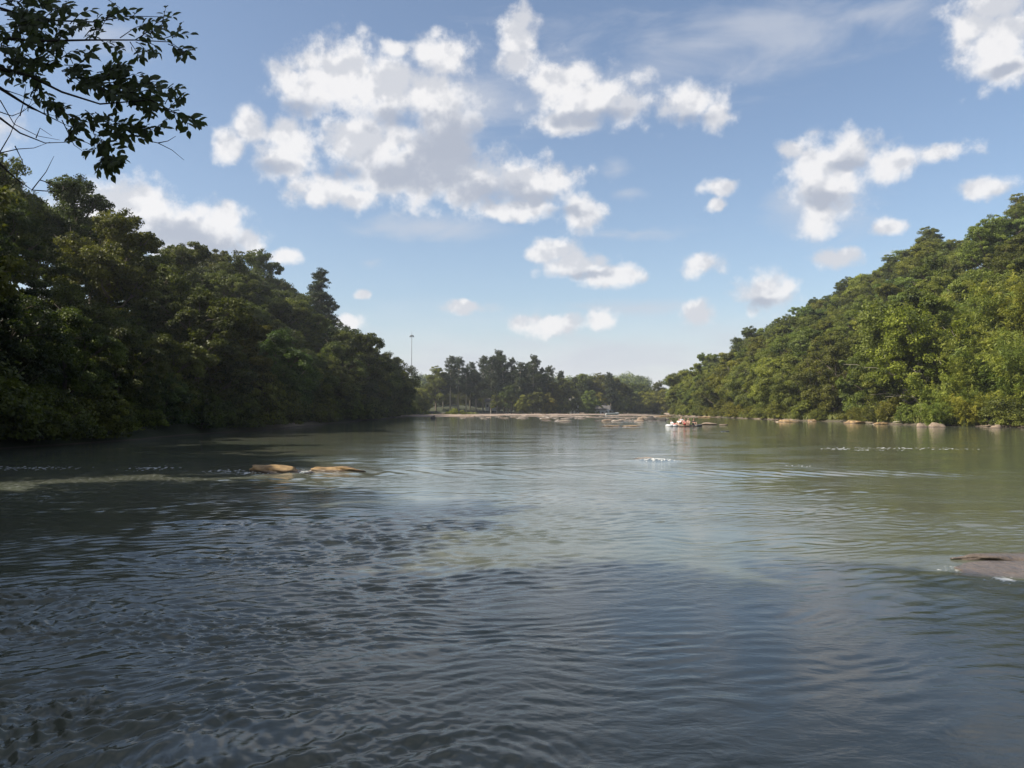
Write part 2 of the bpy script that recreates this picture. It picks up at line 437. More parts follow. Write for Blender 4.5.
def pine_tree(seed, H, Rr, nl, bare=.5, layered=False):
    g = np.random.default_rng(seed); mb = MB(); r0 = H * .012
    lean = g.normal(0, .5, 2)
    axis_ = lambda f: np.array([lean[0] * f * f, lean[1] * f * f, f * H])
    mb.tube([axis_(f) - np.array([0, 0, 1.0 if f == 0 else 0]) for f in (0, .25, .5, .75, 1)], [r0 * 1.2, r0, r0 * .8, r0 * .5, r0 * .08], 8)
    P = []; N = []; T = []; nb = 46 if not layered else 40
    tufts = []
    for i in range(nb):
        f = bare + (1 - bare) * ((i + g.random()) / nb) ** .9
        a = g.uniform(0, 2 * pi) if not layered else i * 2.4 + g.normal(0, .3)
        fr = (f - bare) / (1 - bare)
        ln = Rr * (min(1, fr * 2.6 + .45) * (1 - fr) ** .6 + .06 if not layered else (1.05 - fr) ** .75) * g.uniform(.55, 1.1)
        s = axis_(f); e = s + np.array([math.cos(a) * ln, math.sin(a) * ln, ln * g.uniform(-.05, .35) if not layered else ln * g.uniform(-.02, .18)])
        mb.tube([s, (s + e) / 2 - np.array([0, 0, .06 * ln]), e], [r0 * .3, r0 * .2, r0 * .06], 4)
        for k in range(5):
            u = g.uniform(.35, 1.05); c = s + (e - s) * u + g.normal(0, .12 * Rr, 3) * np.array([1, 1, .6])
            tufts.append((c, g.uniform(.13, .27) * Rr * ((1.1 - .55 * fr) if not layered else .8)))
    w = np.array([r for _, r in tufts]) ** 2; cnt = g.multinomial(nl, w / w.sum())
    for (c, r), k in zip(tufts, cnt):
        if not k: continue
        q = unit(g.normal(size=(k, 3))) * g.random((k, 1)) ** .5 * r * np.array([1.15, 1.15, .5 if layered else .85])
        P.append(c + q); N.append(g.normal(size=(k, 3)) + np.array([0, 0, .6])); T.append(np.clip(g.uniform(.1, .8) + g.normal(0, .15, k), 0, 1))
    P = np.vstack(P); N = np.vstack(N); T = np.concatenate(T)
    crown = leaf_mesh('crown', P, N, .42 * g.uniform(.7, 1.2, len(P)), .30, T, g)
    tm = bpy.data.meshes.new('trunk'); tm.from_pydata(mb.v, [], mb.f); tm.polygons.foreach_set('use_smooth', [True] * len(mb.f))
    tm.materials.append(M['pale_bark']); crown.materials.append(M['needle'])
    return tm, crown

def bamboo(seed, H, spread, culms, nl):
    g = np.random.default_rng(seed); mb = MB(); P = []; N = []; T = []; TT_ = []
    for i in range(culms):
        a = g.uniform(0, 2 * pi); r = spread * math.sqrt(g.random()) * .6; h = H * g.uniform(.62, 1.05)
        b = np.array([math.cos(a) * r, math.sin(a) * r, -.2]); arch = g.uniform(.18, .50) * h
        a2 = a + g.normal(0, .5)
        cv = lambda u: b + np.array([math.cos(a2) * arch * u ** 2.6, math.sin(a2) * arch * u ** 2.6, h * (u - .16 * u ** 4)])
        us = np.linspace(0, 1, 8); mb.tube([cv(u) for u in us], [.05 * (1 - .85 * u) for u in us], 5)
        k = nl // culms; cl = 16
        tc_ = g.uniform(.1, .9)
        for j in range(cl):
            u = g.uniform(.15, 1.0) ** .8; c = cv(u) + g.normal(0, .35, 3) * np.array([1, 1, .6]); kk = k // cl
            dr = np.array([math.cos(a2), math.sin(a2), -.5]) + g.normal(0, .45, 3)
            s_ = g.random((kk, 1)); q = c + dr * s_ * .85 + g.normal(0, .17, (kk, 3))
            P.append(q); N.append(np.array([0, 0, 1.0]) + g.normal(0, .45, (kk, 3))); TT_.append(dr + g.normal(0, .5, (kk, 3)) + np.array([0, 0, -.4]))
            T.append(np.clip(tc_ + .15 * g.normal() + g.normal(0, .15, kk), 0, 1))
    P = np.vstack(P); N = np.vstack(N); T = np.concatenate(T); TT_ = np.vstack(TT_)
    P[:, 2] = np.maximum(P[:, 2], .1 + .3 * g.random(len(P)))
    fo = leaf_mesh('foliage', P, N, .46 * g.uniform(.7, 1.3, len(P)), .24, T, g, TT_)
    tm = bpy.data.meshes.new('culms'); tm.from_pydata(mb.v, [], mb.f); tm.polygons.foreach_set('use_smooth', [True] * len(mb.f))
    tm.materials.append(M['culm']); fo.materials.append(M['bamboo'])
    return tm, fo

PROTO = {
    'oak_a': broad_tree(101, 15, 5.4, 42556, 0.29), 'oak_b': broad_tree(102, 16, 5.0, 42556, 0.28, .15, 18, .1),
    'oak_c': broad_tree(103, 14, 5.8, 42556, 0.30, .12, 14, .12), 'tall_a': broad_tree(104, 18, 4.8, 40920, 0.28, .2, 18, .15),
    'tall_b': broad_tree(105, 17, 4.4, 37646, 0.30, .22, 13, .2), 'full_a': broad_tree(106, 13, 5.6, 45830, 0.27, .04, 20, .05, droop=.3),
    'full_b': broad_tree(107, 12, 5.2, 42556, 0.27, .03, 17, .08, droop=.5),
    'sycamore': broad_tree(108, 18, 6.6, 49104, 0.35, .14, 22, .28, 'pale_bark'),
    'bush_a': broad_tree(109, 3.6, 2.6, 12276, 0.20, .0, 9, .05, droop=.6), 'bush_b': broad_tree(110, 3.0, 3.0, 12276, 0.19, .0, 11, .1, droop=.8),
    'pine_a': pine_tree(201, 25, 4.8, 24000, .36), 'pine_b': pine_tree(202, 23, 5.2, 24000, .32), 'pine_c': pine_tree(203, 24, 4.2, 20000, .42),
    'white_pine': pine_tree(204, 22, 4.6, 16000, .35, True),
    'bamboo_a': bamboo(301, 14, 3.2, 38, 17000), 'bamboo_b': bamboo(302, 10, 2.6, 30, 14000),
}
ROOT_NAME = {'oak': 'broadleaf_tree', 'tall': 'broadleaf_tree', 'full': 'broadleaf_tree', 'sycamore': 'sycamore_tree', 'bush': 'bush', 'pine': 'pine_tree', 'white': 'pine_tree', 'bamboo': 'bamboo_clump'}
PLANTS = []
def plant(kind, x, y, s=1.0, col=(1, 1, 1), row=None, rz=None, sz=1.0, dz=0.0, **kw):
    base = ROOT_NAME[kind.split('_')[0]]
    r = empty(base, (x, y, float(ground_h(x, y)) - .15 + dz), random.uniform(0, 2 * pi) if rz is None else rz)
    r.scale = (s, s, s * sz)
    tm, cm = PROTO[kind]
    names = {'bush': ('stems', 'foliage'), 'bamboo_clump': ('culms', 'foliage')}.get(base, ('trunk', 'crown'))
    link(names[0], tm, None, r); c = link(names[1], cm, None, r)
    c.color = (*col, 1)
    d = Vector((x, y, 0)); px = 512 + FPX * x / max(y, 1)
    PLANTS.append(dict(o=r, kind=base, row=row, px=px, x=x, y=y, s=s, col=col, proto=kind, **kw))
    return r
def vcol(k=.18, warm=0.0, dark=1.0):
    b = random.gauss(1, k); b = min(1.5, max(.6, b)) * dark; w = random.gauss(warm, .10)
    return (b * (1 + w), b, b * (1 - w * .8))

BROAD = ['oak_a', 'oak_b', 'oak_c', 'tall_a', 'tall_b']
FULL = ['full_a', 'full_b', 'oak_c']
# --- left hillside, rows going up the slope (offset from the waterline)
LROWS = [('waterline', 2.6, 7.2, ['full_a', 'full_b', 'full_a', 'oak_c'], 1.0, 46, 306), ('second', 11.5, 8.6, BROAD + ['full_a'], .98, 50, 300),
         ('third', 21, 9.2, BROAD, 1.02, 62, 292), ('skyline', 32, 9.6, BROAD, 1.05, 74, 285)]
for row, off, spc, kinds, s0, y0, y1 in LROWS:
    y = y0 + random.uniform(0, 3)
    while y < y1:
        x = float(XL(y)) - off + random.uniform(-1.3, 1.3)
        s = s0 * random.choice((random.uniform(.74, .95), random.uniform(.92, 1.2))) * np.interp(y, [60, 100, 130, 195, 215, 240, 268, 300], [.80, .80, .95, 1.10, .98, .80, .60, .52])
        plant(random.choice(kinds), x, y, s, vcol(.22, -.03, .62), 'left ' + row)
        y += spc * random.uniform(.82, 1.2)
y = 52
while y < 290:
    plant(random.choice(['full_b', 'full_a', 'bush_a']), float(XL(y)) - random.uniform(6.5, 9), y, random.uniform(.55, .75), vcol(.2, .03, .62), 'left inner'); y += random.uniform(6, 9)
# --- right hillside
RROWS = [('waterline', 4.5, 9.0, FULL + ['oak_a', 'oak_b', 'sycamore'], .98, 300), ('second', 13.5, 9.0, BROAD, 1.0, 300), ('third', 23, 9.3, BROAD, .98, 305),
         ('fourth', 33.5, 9.6, BROAD, .95, 310), ('fifth', 44.5, 9.8, BROAD, .93, 315), ('sixth', 56, 10, BROAD, .92, 320), ('seventh', 68, 10.2, BROAD, .92, 330), ('skyline', 80, 10.5, BROAD + ['pine_b'], .95, 345)]
for ri, (row, off, spc, kinds, s0, y1) in enumerate(RROWS):
    y = (58 + off) / .66 - 4 + random.uniform(0, 3)
    while y < y1:
        x = float(XR(y)) + off + random.uniform(-1.5, 1.5)
        if not (row == 'waterline' and (y < 107 or 108.5 < y < 117)) and not (row == 'second' and y < 119):
            s = s0 * random.uniform(.78, 1.18)
            k = random.choice(kinds)
            if k == 'pine_b': s *= .62
            if row == 'skyline' and y < 250: s *= .86
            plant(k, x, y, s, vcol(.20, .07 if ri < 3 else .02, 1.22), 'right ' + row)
        y += spc * random.uniform(.82, 1.2)
# special right bank plants
plant('sycamore', float(XR(113)) + 4.0, 112.5, .98, (1.35, 1.35, .8), 'big sycamore', rz=1.0)
for i, (px, Y, k, s) in enumerate(((938, 107, 'bamboo_b', .8), (960, 112, 'bamboo_a', .92), (985, 104, 'bamboo_a', .98), (1012, 101, 'bamboo_b', 1.15), (1040, 97, 'bamboo_a', 1.0),
                                   (948, 120, 'bamboo_a', 1.0), (1000, 115, 'bamboo_b', 1.35), (975, 121, 'bamboo_a', 1.1), (1032, 110, 'bamboo_a', 1.1))):
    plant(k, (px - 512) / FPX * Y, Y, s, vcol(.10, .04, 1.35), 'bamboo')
plant('white_pine', (770 - 512) / FPX * 385, 385, .9, (1, 1, 1), 'ridge pine')
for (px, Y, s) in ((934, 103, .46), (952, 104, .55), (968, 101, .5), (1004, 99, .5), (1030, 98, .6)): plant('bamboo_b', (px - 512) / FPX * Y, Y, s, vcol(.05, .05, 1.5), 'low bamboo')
# --- left pine standing above the crowns, a bright bush on the left bank
plant('white_pine', (318 - 512) / FPX * 205, 205, 1.18, (1, 1, 1), 'left pine')
plant('pine_c', (348 - 512) / FPX * 232, 232, .82, (1, 1, 1), 'left pine two', dz=-1.0)
# --- far grove in the middle of the picture
def far_h(y_top, Y): return (409 - y_top) / FPX * Y + 1.2
for (px, yt, Y, k) in ((400, 372, 318, 'full_a'), (418, 384, 330, 'full_b'), (388, 366, 312, 'oak_b'), (430, 380, 352, 'oak_a'), (436, 366, 340, 'tall_a'), (443, 372, 345, 'pine_c'), (450, 356, 342, 'pine_a'),
                       (458, 353, 347, 'pine_b'), (466, 366, 343, 'pine_c'), (470, 362, 352, 'pine_a'), (476, 366, 346, 'pine_b'), (483, 356, 350, 'pine_a'), (491, 351, 343, 'pine_b'), (497, 350, 352, 'pine_a'),
                       (504, 351, 346, 'pine_b'), (511, 356, 349, 'pine_c'), (519, 362, 343, 'pine_a'), (527, 358, 352, 'pine_b'), (533, 355, 346, 'pine_a'), (541, 366, 350, 'pine_c'), (547, 362, 356, 'pine_b'), (553, 376, 350, 'tall_b'),
                       (561, 371, 362, 'pine_a'), (566, 378, 356, 'tall_a'), (574, 374, 382, 'pine_b'), (582, 373, 392, 'oak_b'), (590, 373, 400, 'oak_a'), (600, 373, 396, 'tall_a'), (611, 369, 388, 'pine_b'), (614, 372, 396, 'tall_b'), (621, 377, 400, 'oak_c'),
                       (632, 380, 420, 'oak_a'), (641, 383, 430, 'oak_b'), (650, 384, 425, 'oak_c'), (659, 381, 420, 'tall_a'), (626, 386, 398, 'full_a'), (646, 388, 398, 'full_b'), (654, 390, 402, 'full_a'), (663, 386, 398, 'full_b'),
                       (588, 387, 376, 'full_b'), (640, 394, 404, 'full_a'), (508, 385, 338, 'tall_a'), (536, 388, 340, 'oak_c'), (548, 392, 344, 'full_a'), (560, 390, 352, 'full_b'),
                       (606, 392, 392, 'oak_c'), (523, 392, 337, 'full_b'), (497, 392, 337, 'tall_b'), (576, 394, 366, 'tall_a'), (599, 391, 388, 'full_a'), (620, 393, 392, 'full_b'), (408, 392, 308, 'full_b'), (394, 389, 300, 'full_a'), (425, 398, 336, 'full_b')):
    x = (px - 512) / FPX * Y; gz = float(ground_h(x, Y)); h0 = PROTO[k][1]; 
    hp = {'p': 25, 'o': 15.5, 't': 18, 'f': 13}[k[0]]
    need = 2.2 + (409 - yt) / FPX * Y - gz
    s = need / hp
    bright = k in ('full_a', 'full_b')
    sxy = s if k[0] == 'p' else max(s, .62)
    r = plant(k, x, Y, sxy, vcol(.12, .12 if bright else .02, 1.35 if bright else .9), 'far grove', sz=s / sxy)
for (px, yt, Y, k) in ((402, 384, 352, 'full_a'), (415, 388, 362, 'full_b'), (428, 388, 372, 'full_a'), (440, 386, 366, 'full_b'), (452, 384, 374, 'full_a'), (464, 386, 366, 'full_b'), (476, 386, 372, 'full_a'), (488, 386, 368, 'full_b'),
                       (500, 384, 374, 'full_a'), (512, 386, 366, 'full_b'), (524, 386, 372, 'full_a'), (536, 385, 368, 'full_b'), (548, 386, 376, 'full_a'), (560, 388, 380, 'full_b'), (574, 388, 392, 'full_a'), (590, 388, 404, 'full_a'), (604, 388, 408, 'full_b'),
                       (446, 376, 385, 'oak_a'), (470, 374, 388, 'oak_b'), (494, 374, 385, 'oak_c'), (518, 376, 388, 'oak_a'), (542, 376, 386, 'oak_b')):
    x = (px - 512) / FPX * Y; need = 2.2 + (409 - yt) / FPX * Y - float(ground_h(x, Y)); s = need / (13 if k[0] == 'f' else 15.5)
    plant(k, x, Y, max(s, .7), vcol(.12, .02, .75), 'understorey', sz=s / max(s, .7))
# --- bushes along both waterlines
for side in ('left', 'right'):
    y = 47 if side == 'left' else 96
    while y < (300 if side == 'left' else 290):
        x = float(XL(y)) - random.uniform(.2, 1.4) if side == 'left' else float(XR(y)) + random.uniform(.4, 1.6)
        s = random.uniform(.6, 1.15) * (1.35 if side == 'left' else 1)
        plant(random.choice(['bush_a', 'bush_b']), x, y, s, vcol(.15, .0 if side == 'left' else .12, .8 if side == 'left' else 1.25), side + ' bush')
        y += random.uniform(4.0, 8.0) * (1 if y < 160 else 1.4)
for px in (404, 412, 419, 427, 436, 447, 455, 463):
    Y = 318 + random.uniform(-2, 4); plant(random.choice(['bush_a', 'bush_b']), (px - 512) / FPX * Y, Y, random.uniform(.5, .85), (1.9, 1.75, 1.0), 'far bush')
plant('bush_a', -29, 43.5, 1.3, (.8, .8, .8), 'left bush'); plant('bush_b', -30, 41, 1.4, (.8, .8, .8), 'left bush')
# --- trees beside and behind the viewpoint that shade the near water
for (x, y, k, s) in ((-15.5, 13.0, 'oak_a', .8), (-21, 17.5, 'tall_a', .68), (-25.5, 26, 'oak_b', .85), (-30, 33, 'full_a', .95), (-33, 40, 'oak_c', 1.0),
                     (-12.5, 4.5, 'tall_a', .78), (-19, 11, 'oak_c', .8), (-16.5, -1, 'full_a', 1.1), (-26, 12, 'oak_a', .95), (-24, 3, 'oak_c', 1.0), (-34, 27, 'oak_b', 1.0), (-10.5, 3.2, 'oak_b', .78), (-11, -4, 'oak_b', 1.2), (-9.5, 1, 'tall_b', 1.12), (-3.5, -10, 'oak_a', .95), (6, -11, 'tall_b', .9), (-21, 6, 'tall_a', .85), (-21, -4, 'oak_a', 1.1)):
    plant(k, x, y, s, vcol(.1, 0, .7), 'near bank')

# --- labels for plants
ORD = {1: 'first', 2: 'second', 3: 'third', 4: 'fourth', 5: 'fifth', 6: 'sixth', 7: 'seventh', 8: 'eighth', 9: 'ninth', 10: 'tenth', 11: 'eleventh', 12: 'twelfth'}
def ordw(n):
    if n in ORD: return ORD[n]
    return '%d%s' % (n, {1: 'st', 2: 'nd', 3: 'rd'}.get(n % 10 if n // 10 != 1 else 0, 'th'))
def label_plants():
    rows = {}
    for p in PLANTS: rows.setdefault((p['row'], p['kind']), []).append(p)
    for (row, kind), L in rows.items():
        L.sort(key=lambda p: p['px'], reverse=row.startswith(('right', 'low bamboo')))
        for i, p in enumerate(L):
            n = ordw(i + 1); cat = 'tree'; grp = None
            kd = {'broadleaf_tree': 'broadleaf tree', 'sycamore_tree': 'sycamore', 'pine_tree': 'pine', 'bush': 'bush', 'bamboo_clump': 'bamboo clump'}[kind]
            if row.startswith('left ') and row.split()[1] in ('waterline', 'second', 'third', 'skyline'):
                w = row.split()[1]; wh = {'waterline': 'at the left waterline', 'second': 'in second row up the left bank', 'third': 'in third row up the left hillside', 'skyline': 'on the left skyline'}[w]
                lab = 'dark shaded %s %s, %s from the left edge' % (kd, wh, n); grp = 'trees on the left hillside'
            elif row.startswith('right ') and row.split()[1] != 'bush':
                w = row.split()[1]; wh = {'waterline': 'at the right waterline', 'skyline': 'on the right skyline'}.get(w, 'in %s row up the right hill' % w)
                lab = 'sunlit green %s %s, %s from the right edge' % (kd, wh, n); grp = 'trees on the right hillside'
            elif row == 'left inner': lab = 'short dark %s behind the left waterline row, %s from the left edge' % (kd, n); grp = 'undergrowth trees on the left bank'
            elif row.endswith(' bush') and row != 'far bush':
                s_ = row.split()[0]; cat = 'bush'; grp = 'bushes along the %s waterline' % s_
                lab = '%s bush drooping over the %s waterline, %s from the %s edge' % ('dark' if s_ == 'left' else 'green', s_, n, s_)
            elif row == 'far bush': cat = 'bush'; grp = 'bushes below the far pines'; lab = 'yellow green bush on the far bank below the pines, %s from the left' % n
            elif row == 'bamboo': cat = 'bamboo'; grp = 'bamboo clumps on the right bank'; lab = 'feathery yellow green bamboo clump on the right bank, %s from the sycamore' % n
            elif row == 'low bamboo': cat = 'bamboo'; grp = 'bamboo clumps on the right bank'; lab = 'low light green bamboo spray leaning over the right waterline, %s from the right edge' % n
            elif row == 'big sycamore': lab = 'largest tree on the right bank, open yellow green crown and pale forked trunk beside bamboo'
            elif row == 'ridge pine': lab = 'thin layered pine poking above the right ridge near its lower end'
            elif row == 'left pine': lab = 'tall layered pine standing out above the left skyline'
            elif row == 'left pine two': lab = 'smaller pine just right of the tall layered pine on the left skyline'
            elif row == 'understorey': lab = 'low dark tree in the shade behind the far pines, %s from the left' % n; grp = 'understorey trees behind the far pines'
            elif row == 'far grove': lab = '%s in the far middle grove, %s such from the left' % ('tall dark bare trunked pine' if kind == 'pine_tree' else 'rounded broadleaf tree', n); grp = 'trees of the far middle grove'
            else: lab = 'shade tree beside the viewpoint, %s from the left along the near bank' % n; grp = 'trees on the near bank'
            tag(p['o'], lab, cat, grp)

# ------------------------------------------------------------------ far woods: one mass each
def wood(name, spots, label, nl=1500, leaf=.85, seed=5):
    g = np.random.default_rng(seed); Ps = []; Ns = []; Ts = []
    for (x, y, h, r) in spots:
        z = float(ground_h(x, y)); nlob = 9
        d = unit(g.normal(size=(nlob, 3))); c = np.array([x, y, z + h * .55]) + d * np.array([r, r, h * .42]) * g.uniform(.35, .75, (nlob, 1))
        k = nl // nlob
        tt = g.uniform(.1, .8)
        for cc in c:
            q = unit(g.normal(size=(k, 3))) * g.random((k, 1)) ** .3 * r * g.uniform(.35, .55) * np.array([1, 1, .85])
            Ps.append(cc + q); Ns.append(q + np.array([0, 0, .6]) + g.normal(0, .7, (k, 3))); Ts.append(np.clip(tt + g.normal(0, .2, k) + g.normal(0, .12), 0, 1))
    P = np.vstack(Ps); me = leaf_mesh(name, P, np.vstack(Ns), leaf * g.uniform(.7, 1.2, len(P)), .7, np.concatenate(Ts), g)
    o = link(name, me, M['leaf']); o.color = (1.0, 1.05, 1.0, 1)
    return tag(o, label, 'woods', kind='stuff')
sp_ = []
for ri, off in enumerate((6, 16, 27, 38, 50, 62, 76, 90)):
    y = (300, 300, 305, 310, 315, 320, 330, 345)[ri] + 6
    while y < 640:
        sp_.append((float(XR(y)) + off + random.uniform(-2, 2), y, random.uniform(12, 16.5), random.uniform(4.5, 6))); y += 11 * random.uniform(.8, 1.2) * (1 + (y - 300) / 500)
wood('hillside_woods', sp_, 'unbroken far woods covering the lower end of the right ridge')
sp_ = []
for Y in (560, 610, 660, 705, 745):
    x = -260
    while x < 200:
        sp_.append((x, Y + random.uniform(-9, 9), random.uniform(11, 14), random.uniform(7, 10))); x += random.uniform(8, 11)
wood('ridge_woods', sp_, 'hazy blue green woods on the distant ridge beyond the grove', 650, 1.3, 6)
# undergrowth in front of the far grove and along the bars
def grass(name, spots, label, blades, hgt, seed=9):
    g = np.random.default_rng(seed); P = []; T = []
    for (x, y, rx, ry, k) in spots:
        px_ = x + g.normal(0, rx * .5, k); py_ = y + g.normal(0, ry * .5, k)
        gz = ground_h(px_, py_); ok = gz > .12
        P.append(np.stack([px_, py_, gz], 1)[ok])
    P = np.vstack(P); n = len(P); h = hgt * g.uniform(.5, 1.3, n)
    P[:, 2] += h * .45
    Tn = np.stack([g.normal(0, .3, n), g.normal(0, .3, n), np.ones(n)], 1); N = g.normal(size=(n, 3)) * np.array([1, 1, .15])
    me = leaf_mesh(name, P, N, h, .22, g.uniform(0, 1, n), g, Tn)
    o = link(name, me, M['grassy']); return tag(o, label, 'grass', kind='stuff')
gs = []
for px in range(398, 470, 3):
    Y = 312 + random.uniform(-8, 6); gs.append(((px - 512) / FPX * Y, Y, 3, 4, 500))
for y in np.arange(108, 285, 3.0): gs.append((float(XR(y)) + 1.2, y, 2.2, 3, 320 if y < 200 else 200))
for px in (560, 566, 572): gs.append(((px - 512) / FPX * 352, 352, 3, 5, 500))
grass('tall_grass', gs, 'sunlit yellow green tall grass along the right and far water edge', 0, .9)
label_plants()

# ------------------------------------------------------------------ rocks
def rock(name, w, d, h, seed, material, label=None, group=None, loc=(0, 0, 0), rz=0.0, sub=4, flat=.75, cat='rock', tilt=0.0):
    import bmesh
    bm = bmesh.new(); bmesh.ops.create_icosphere(bm, subdivisions=sub, radius=1.0)
    f1, f2, f3 = Sines(seed, 2.4, 8), Sines(seed + 1, .9, 10), Sines(seed + 2, .35, 10)
    pr = np.random.default_rng(seed + 9); pls = [(Vector(unit(pr.normal(size=3) * np.array([1, 1, .8]) + np.array([0, 0, .25]))), pr.uniform(.62, .88)) for _ in range(13)]
    for v in bm.verts:
        for pn, pd in pls:
            e_ = v.co.dot(pn) - pd
            if e_ > 0: v.co -= pn * e_ * .88
        c = v.co; n = 1 + .14 * float(f1(c.x + c.z * .6, c.y - c.z * .5)) + .11 * float(f2(c.x + c.z, c.y - c.z)) + .025 * float(f3(c.x - c.z, c.y + c.z))
        z = c.z * n
        if z > 0: z = (z * (1.25 - .45 * abs(z))) * (1 + .35 * float(f1(c.x * 1.6 + 3, c.y * 1.6)))
        v.co = Vector((c.x * n * w / 2, c.y * n * d / 2, z * h * 1.35))
    me = bpy.data.meshes.new(name); bm.to_mesh(me); bm.free()
    me.polygons.foreach_set('use_smooth', [True] * len(me.polygons))
    o = link(name, me, material); o.location = loc; o.rotation_euler = (tilt, 0, rz)
    return tag(o, label, cat, group)
def wpt(px, py, z=0.0):
    Y = wl_dist(py); q = at(px, py, Y); return Vector((q.x, q.y, z))
q = wpt(273, 472.5); rock('river_rock', 1.9, 1.1, .24, 41, M['tan_rock'], 'tan rounded rock breaking the river on the left, the left one of two', None, (q.x, q.y + .3, -.02), .1)
q = wpt(333, 471.5); rock('river_rock', 2.35, .85, .19, 51, M['tan_rock'], 'long low tan rock in the river, just right of the rounded one', None, (q.x, q.y + .3, -.02), -.05)
q = wpt(310, 473); rock('river_rock', .45, .3, .04, 55, M['dark_rock'], 'small wet brown rock nearly under water between the two tan rocks', None, (q.x, q.y, 0), 0)
q = wpt(1003, 570); rock('river_rock', 4.2, 2.7, .19, 61, M['slab'], 'broad wet grey brown slab awash at the right edge of the near river', None, (q.x + 1.32, q.y - .25, -.108), .10, 6, .5, tilt=.085)
q = wpt(1015, 561); rock('river_rock', 2.7, .55, .11, 66, M['slab'], 'narrow brown rock ridge along the far edge of the right slab', None, (q.x + .35, q.y + .1, -.01), .08, 5)
q = wpt(655, 460); rock('river_rock', 1.3, .7, .12, 65, M['grey_rock'], 'dark rock just under the surface with a white ripple over it', None, (q.x - .2, q.y + .3, -.06), 0)
# boulders along the right bank
for i, (px, py, w, h, mt, lb) in enumerate((
        (788, 422, 4.2, .35, 'tan_rock', 'pale tan sandy ledge at the right bank far left of the boulders'),
        (812, 421.6, 2.0, .3, 'tan_rock', 'small pale rock beside the sandy ledge on the right bank'),
        (855, 423.2, 4.0, .4, 'tan_rock', 'flat tan rock at the right bank below the sycamore'),
        (880, 424.2, 2.2, .3, 'tan_rock', 'small tan rock between the flat ledge and the pink boulders'),
        (922, 427.0, 1.5, .42, 'pink_rock', 'rounded pink boulder at the right waterline, left of a pair'),
        (938, 427.0, 2.2, .40, 'pink_rock', 'wider pink boulder at the right waterline, right of a pair'),
        (984, 425.8, 2.4, .55, 'tan_rock', 'tan boulder under the bamboo at the right waterline'),
        (996, 428.0, 1.7, .32, 'pink_rock', 'low pink rock in front of the tan boulder under the bamboo'),
        (1019, 427.2, 2.6, .5, 'tan_rock', 'tan boulder at the right edge of the view below the bamboo'),
        (705, 417.4, 5.0, .3, 'tan_rock', 'thin pale sand ledge on the right bank beyond the people'),
        (664, 416.6, 6.0, .3, 'tan_rock', 'thin orange ledge at the far end of the right bank'))):
    q = wpt(px, py); rock('bank_boulder', w, w * .6, h, 70 + 3 * i, M[mt], lb, 'boulders on the right bank', (q.x, q.y, 0), random.uniform(-.3, .3), 3)
# tan shoals in the middle distance
for i, (px, py, w, h, mt, lb) in enumerate((
        (612, 426.3, 2.7, .10, 'tan_rock', 'low orange tan rock shelf in mid river, left of a pair'), (632, 426.3, 2.6, .12, 'tan_rock', 'low orange tan rock shelf in mid river, right of a pair'),
        (707, 424.6, 3.0, .22, 'pink_rock', 'flat pinkish rock right of the people in the river'), (723, 425.0, 1.6, .12, 'pink_rock', 'small flat pink rock right of the wider one by the people'),
        (640, 420.5, 2.0, .5, 'pink_rock', 'pale rock left of the dark rocks in far mid river'), (652, 420.5, 2.2, .6, 'dark_rock', 'dark rounded rock in far mid river, left of a pair'),
        (662, 420.7, 1.9, .45, 'dark_rock', 'dark rounded rock in far mid river, right of a pair'), (725, 431.3, .9, .05, 'dark_rock', 'tiny dark rock just breaking the water right of the people'),
        (433, 418.5, 1.4, .5, 'dark_rock', 'small dark rock beside the gravel bar below the pines'))):
    q = wpt(px, py); rock('shoal_rock', w, w * .55, h, 120 + 3 * i, M[mt], lb, 'rocks of the mid river shoals', (q.x, q.y, 0), random.uniform(-.2, .2), 3)
rp = [rock('shoal_rock', 1, .65, .30, 200 + 5 * i, M[('grey_rock', 'pink_rock', 'grey_rock')[i % 3]], sub=2) for i in range(3)]
for i, r in enumerate(rp): r['group'] = 'scattered far shoal rocks'
n_ = 0
for i in range(110):
    py = random.choice([random.uniform(414.6, 418.6), random.uniform(417, 421.5)]); px = random.uniform(455, 655) if py < 418.6 else random.uniform(545, 668)
    q = wpt(px, py); s = random.uniform(.5, 1.9)
    if i < 3: o = rp[i]
    else: o = rp[i % 3].copy(); COL.objects.link(o)
    o.location = (q.x, q.y, max(0, float(ground_h(q.x, q.y))) * .9); o.scale = (s * 1.6, s, s * random.uniform(.18, .6)); o.rotation_euler = (0, 0, random.uniform(-.5, .5))
    tag(o, 'one of many small pale rocks strewn across the far river shoals', 'rock', 'scattered far shoal rocks')
# driftwood on the bank
mb = MB(); q = wpt(905, 424.6); mb.tube([(q.x - 1.6, q.y, .35), (q.x, q.y + .3, .5), (q.x + 1.8, q.y - .2, .3)], [.10, .09, .04], 7); mb.tube([(q.x, q.y + .3, .5), (q.x + .6, q.y, .9)], [.05, .02], 5)
tag(mb.build('driftwood_log', M['pale_bark']), 'pale driftwood log on the right bank left of the pink boulders', 'log')

# ------------------------------------------------------------------ people resting in the shallows
skin = plain('skin', (.52, .33, .24), .5); skin2 = plain('tanned_skin', (.36, .21, .14), .5)
cloth = {'white': plain('white_cloth', (.80, .80, .78), .8), 'red': plain('red_cloth', (.50, .06, .05), .8), 'pink': plain('pink_cloth', (.62, .25, .24), .8),
         'navy': plain('navy_cloth', (.03, .04, .09), .8), 'dark': plain('dark_cloth', (.03, .03, .035), .8)}
hairm = plain('hair', (.045, .028, .018), .6); eyem = plain('eye', (.03, .025, .02), .3); tube_m = {'white': plain('white_vinyl', (.60, .60, .60), .4), 'black': plain('black_rubber', (.02, .02, .022), .4), 'red': plain('red_vinyl', (.55, .07, .05), .3)}

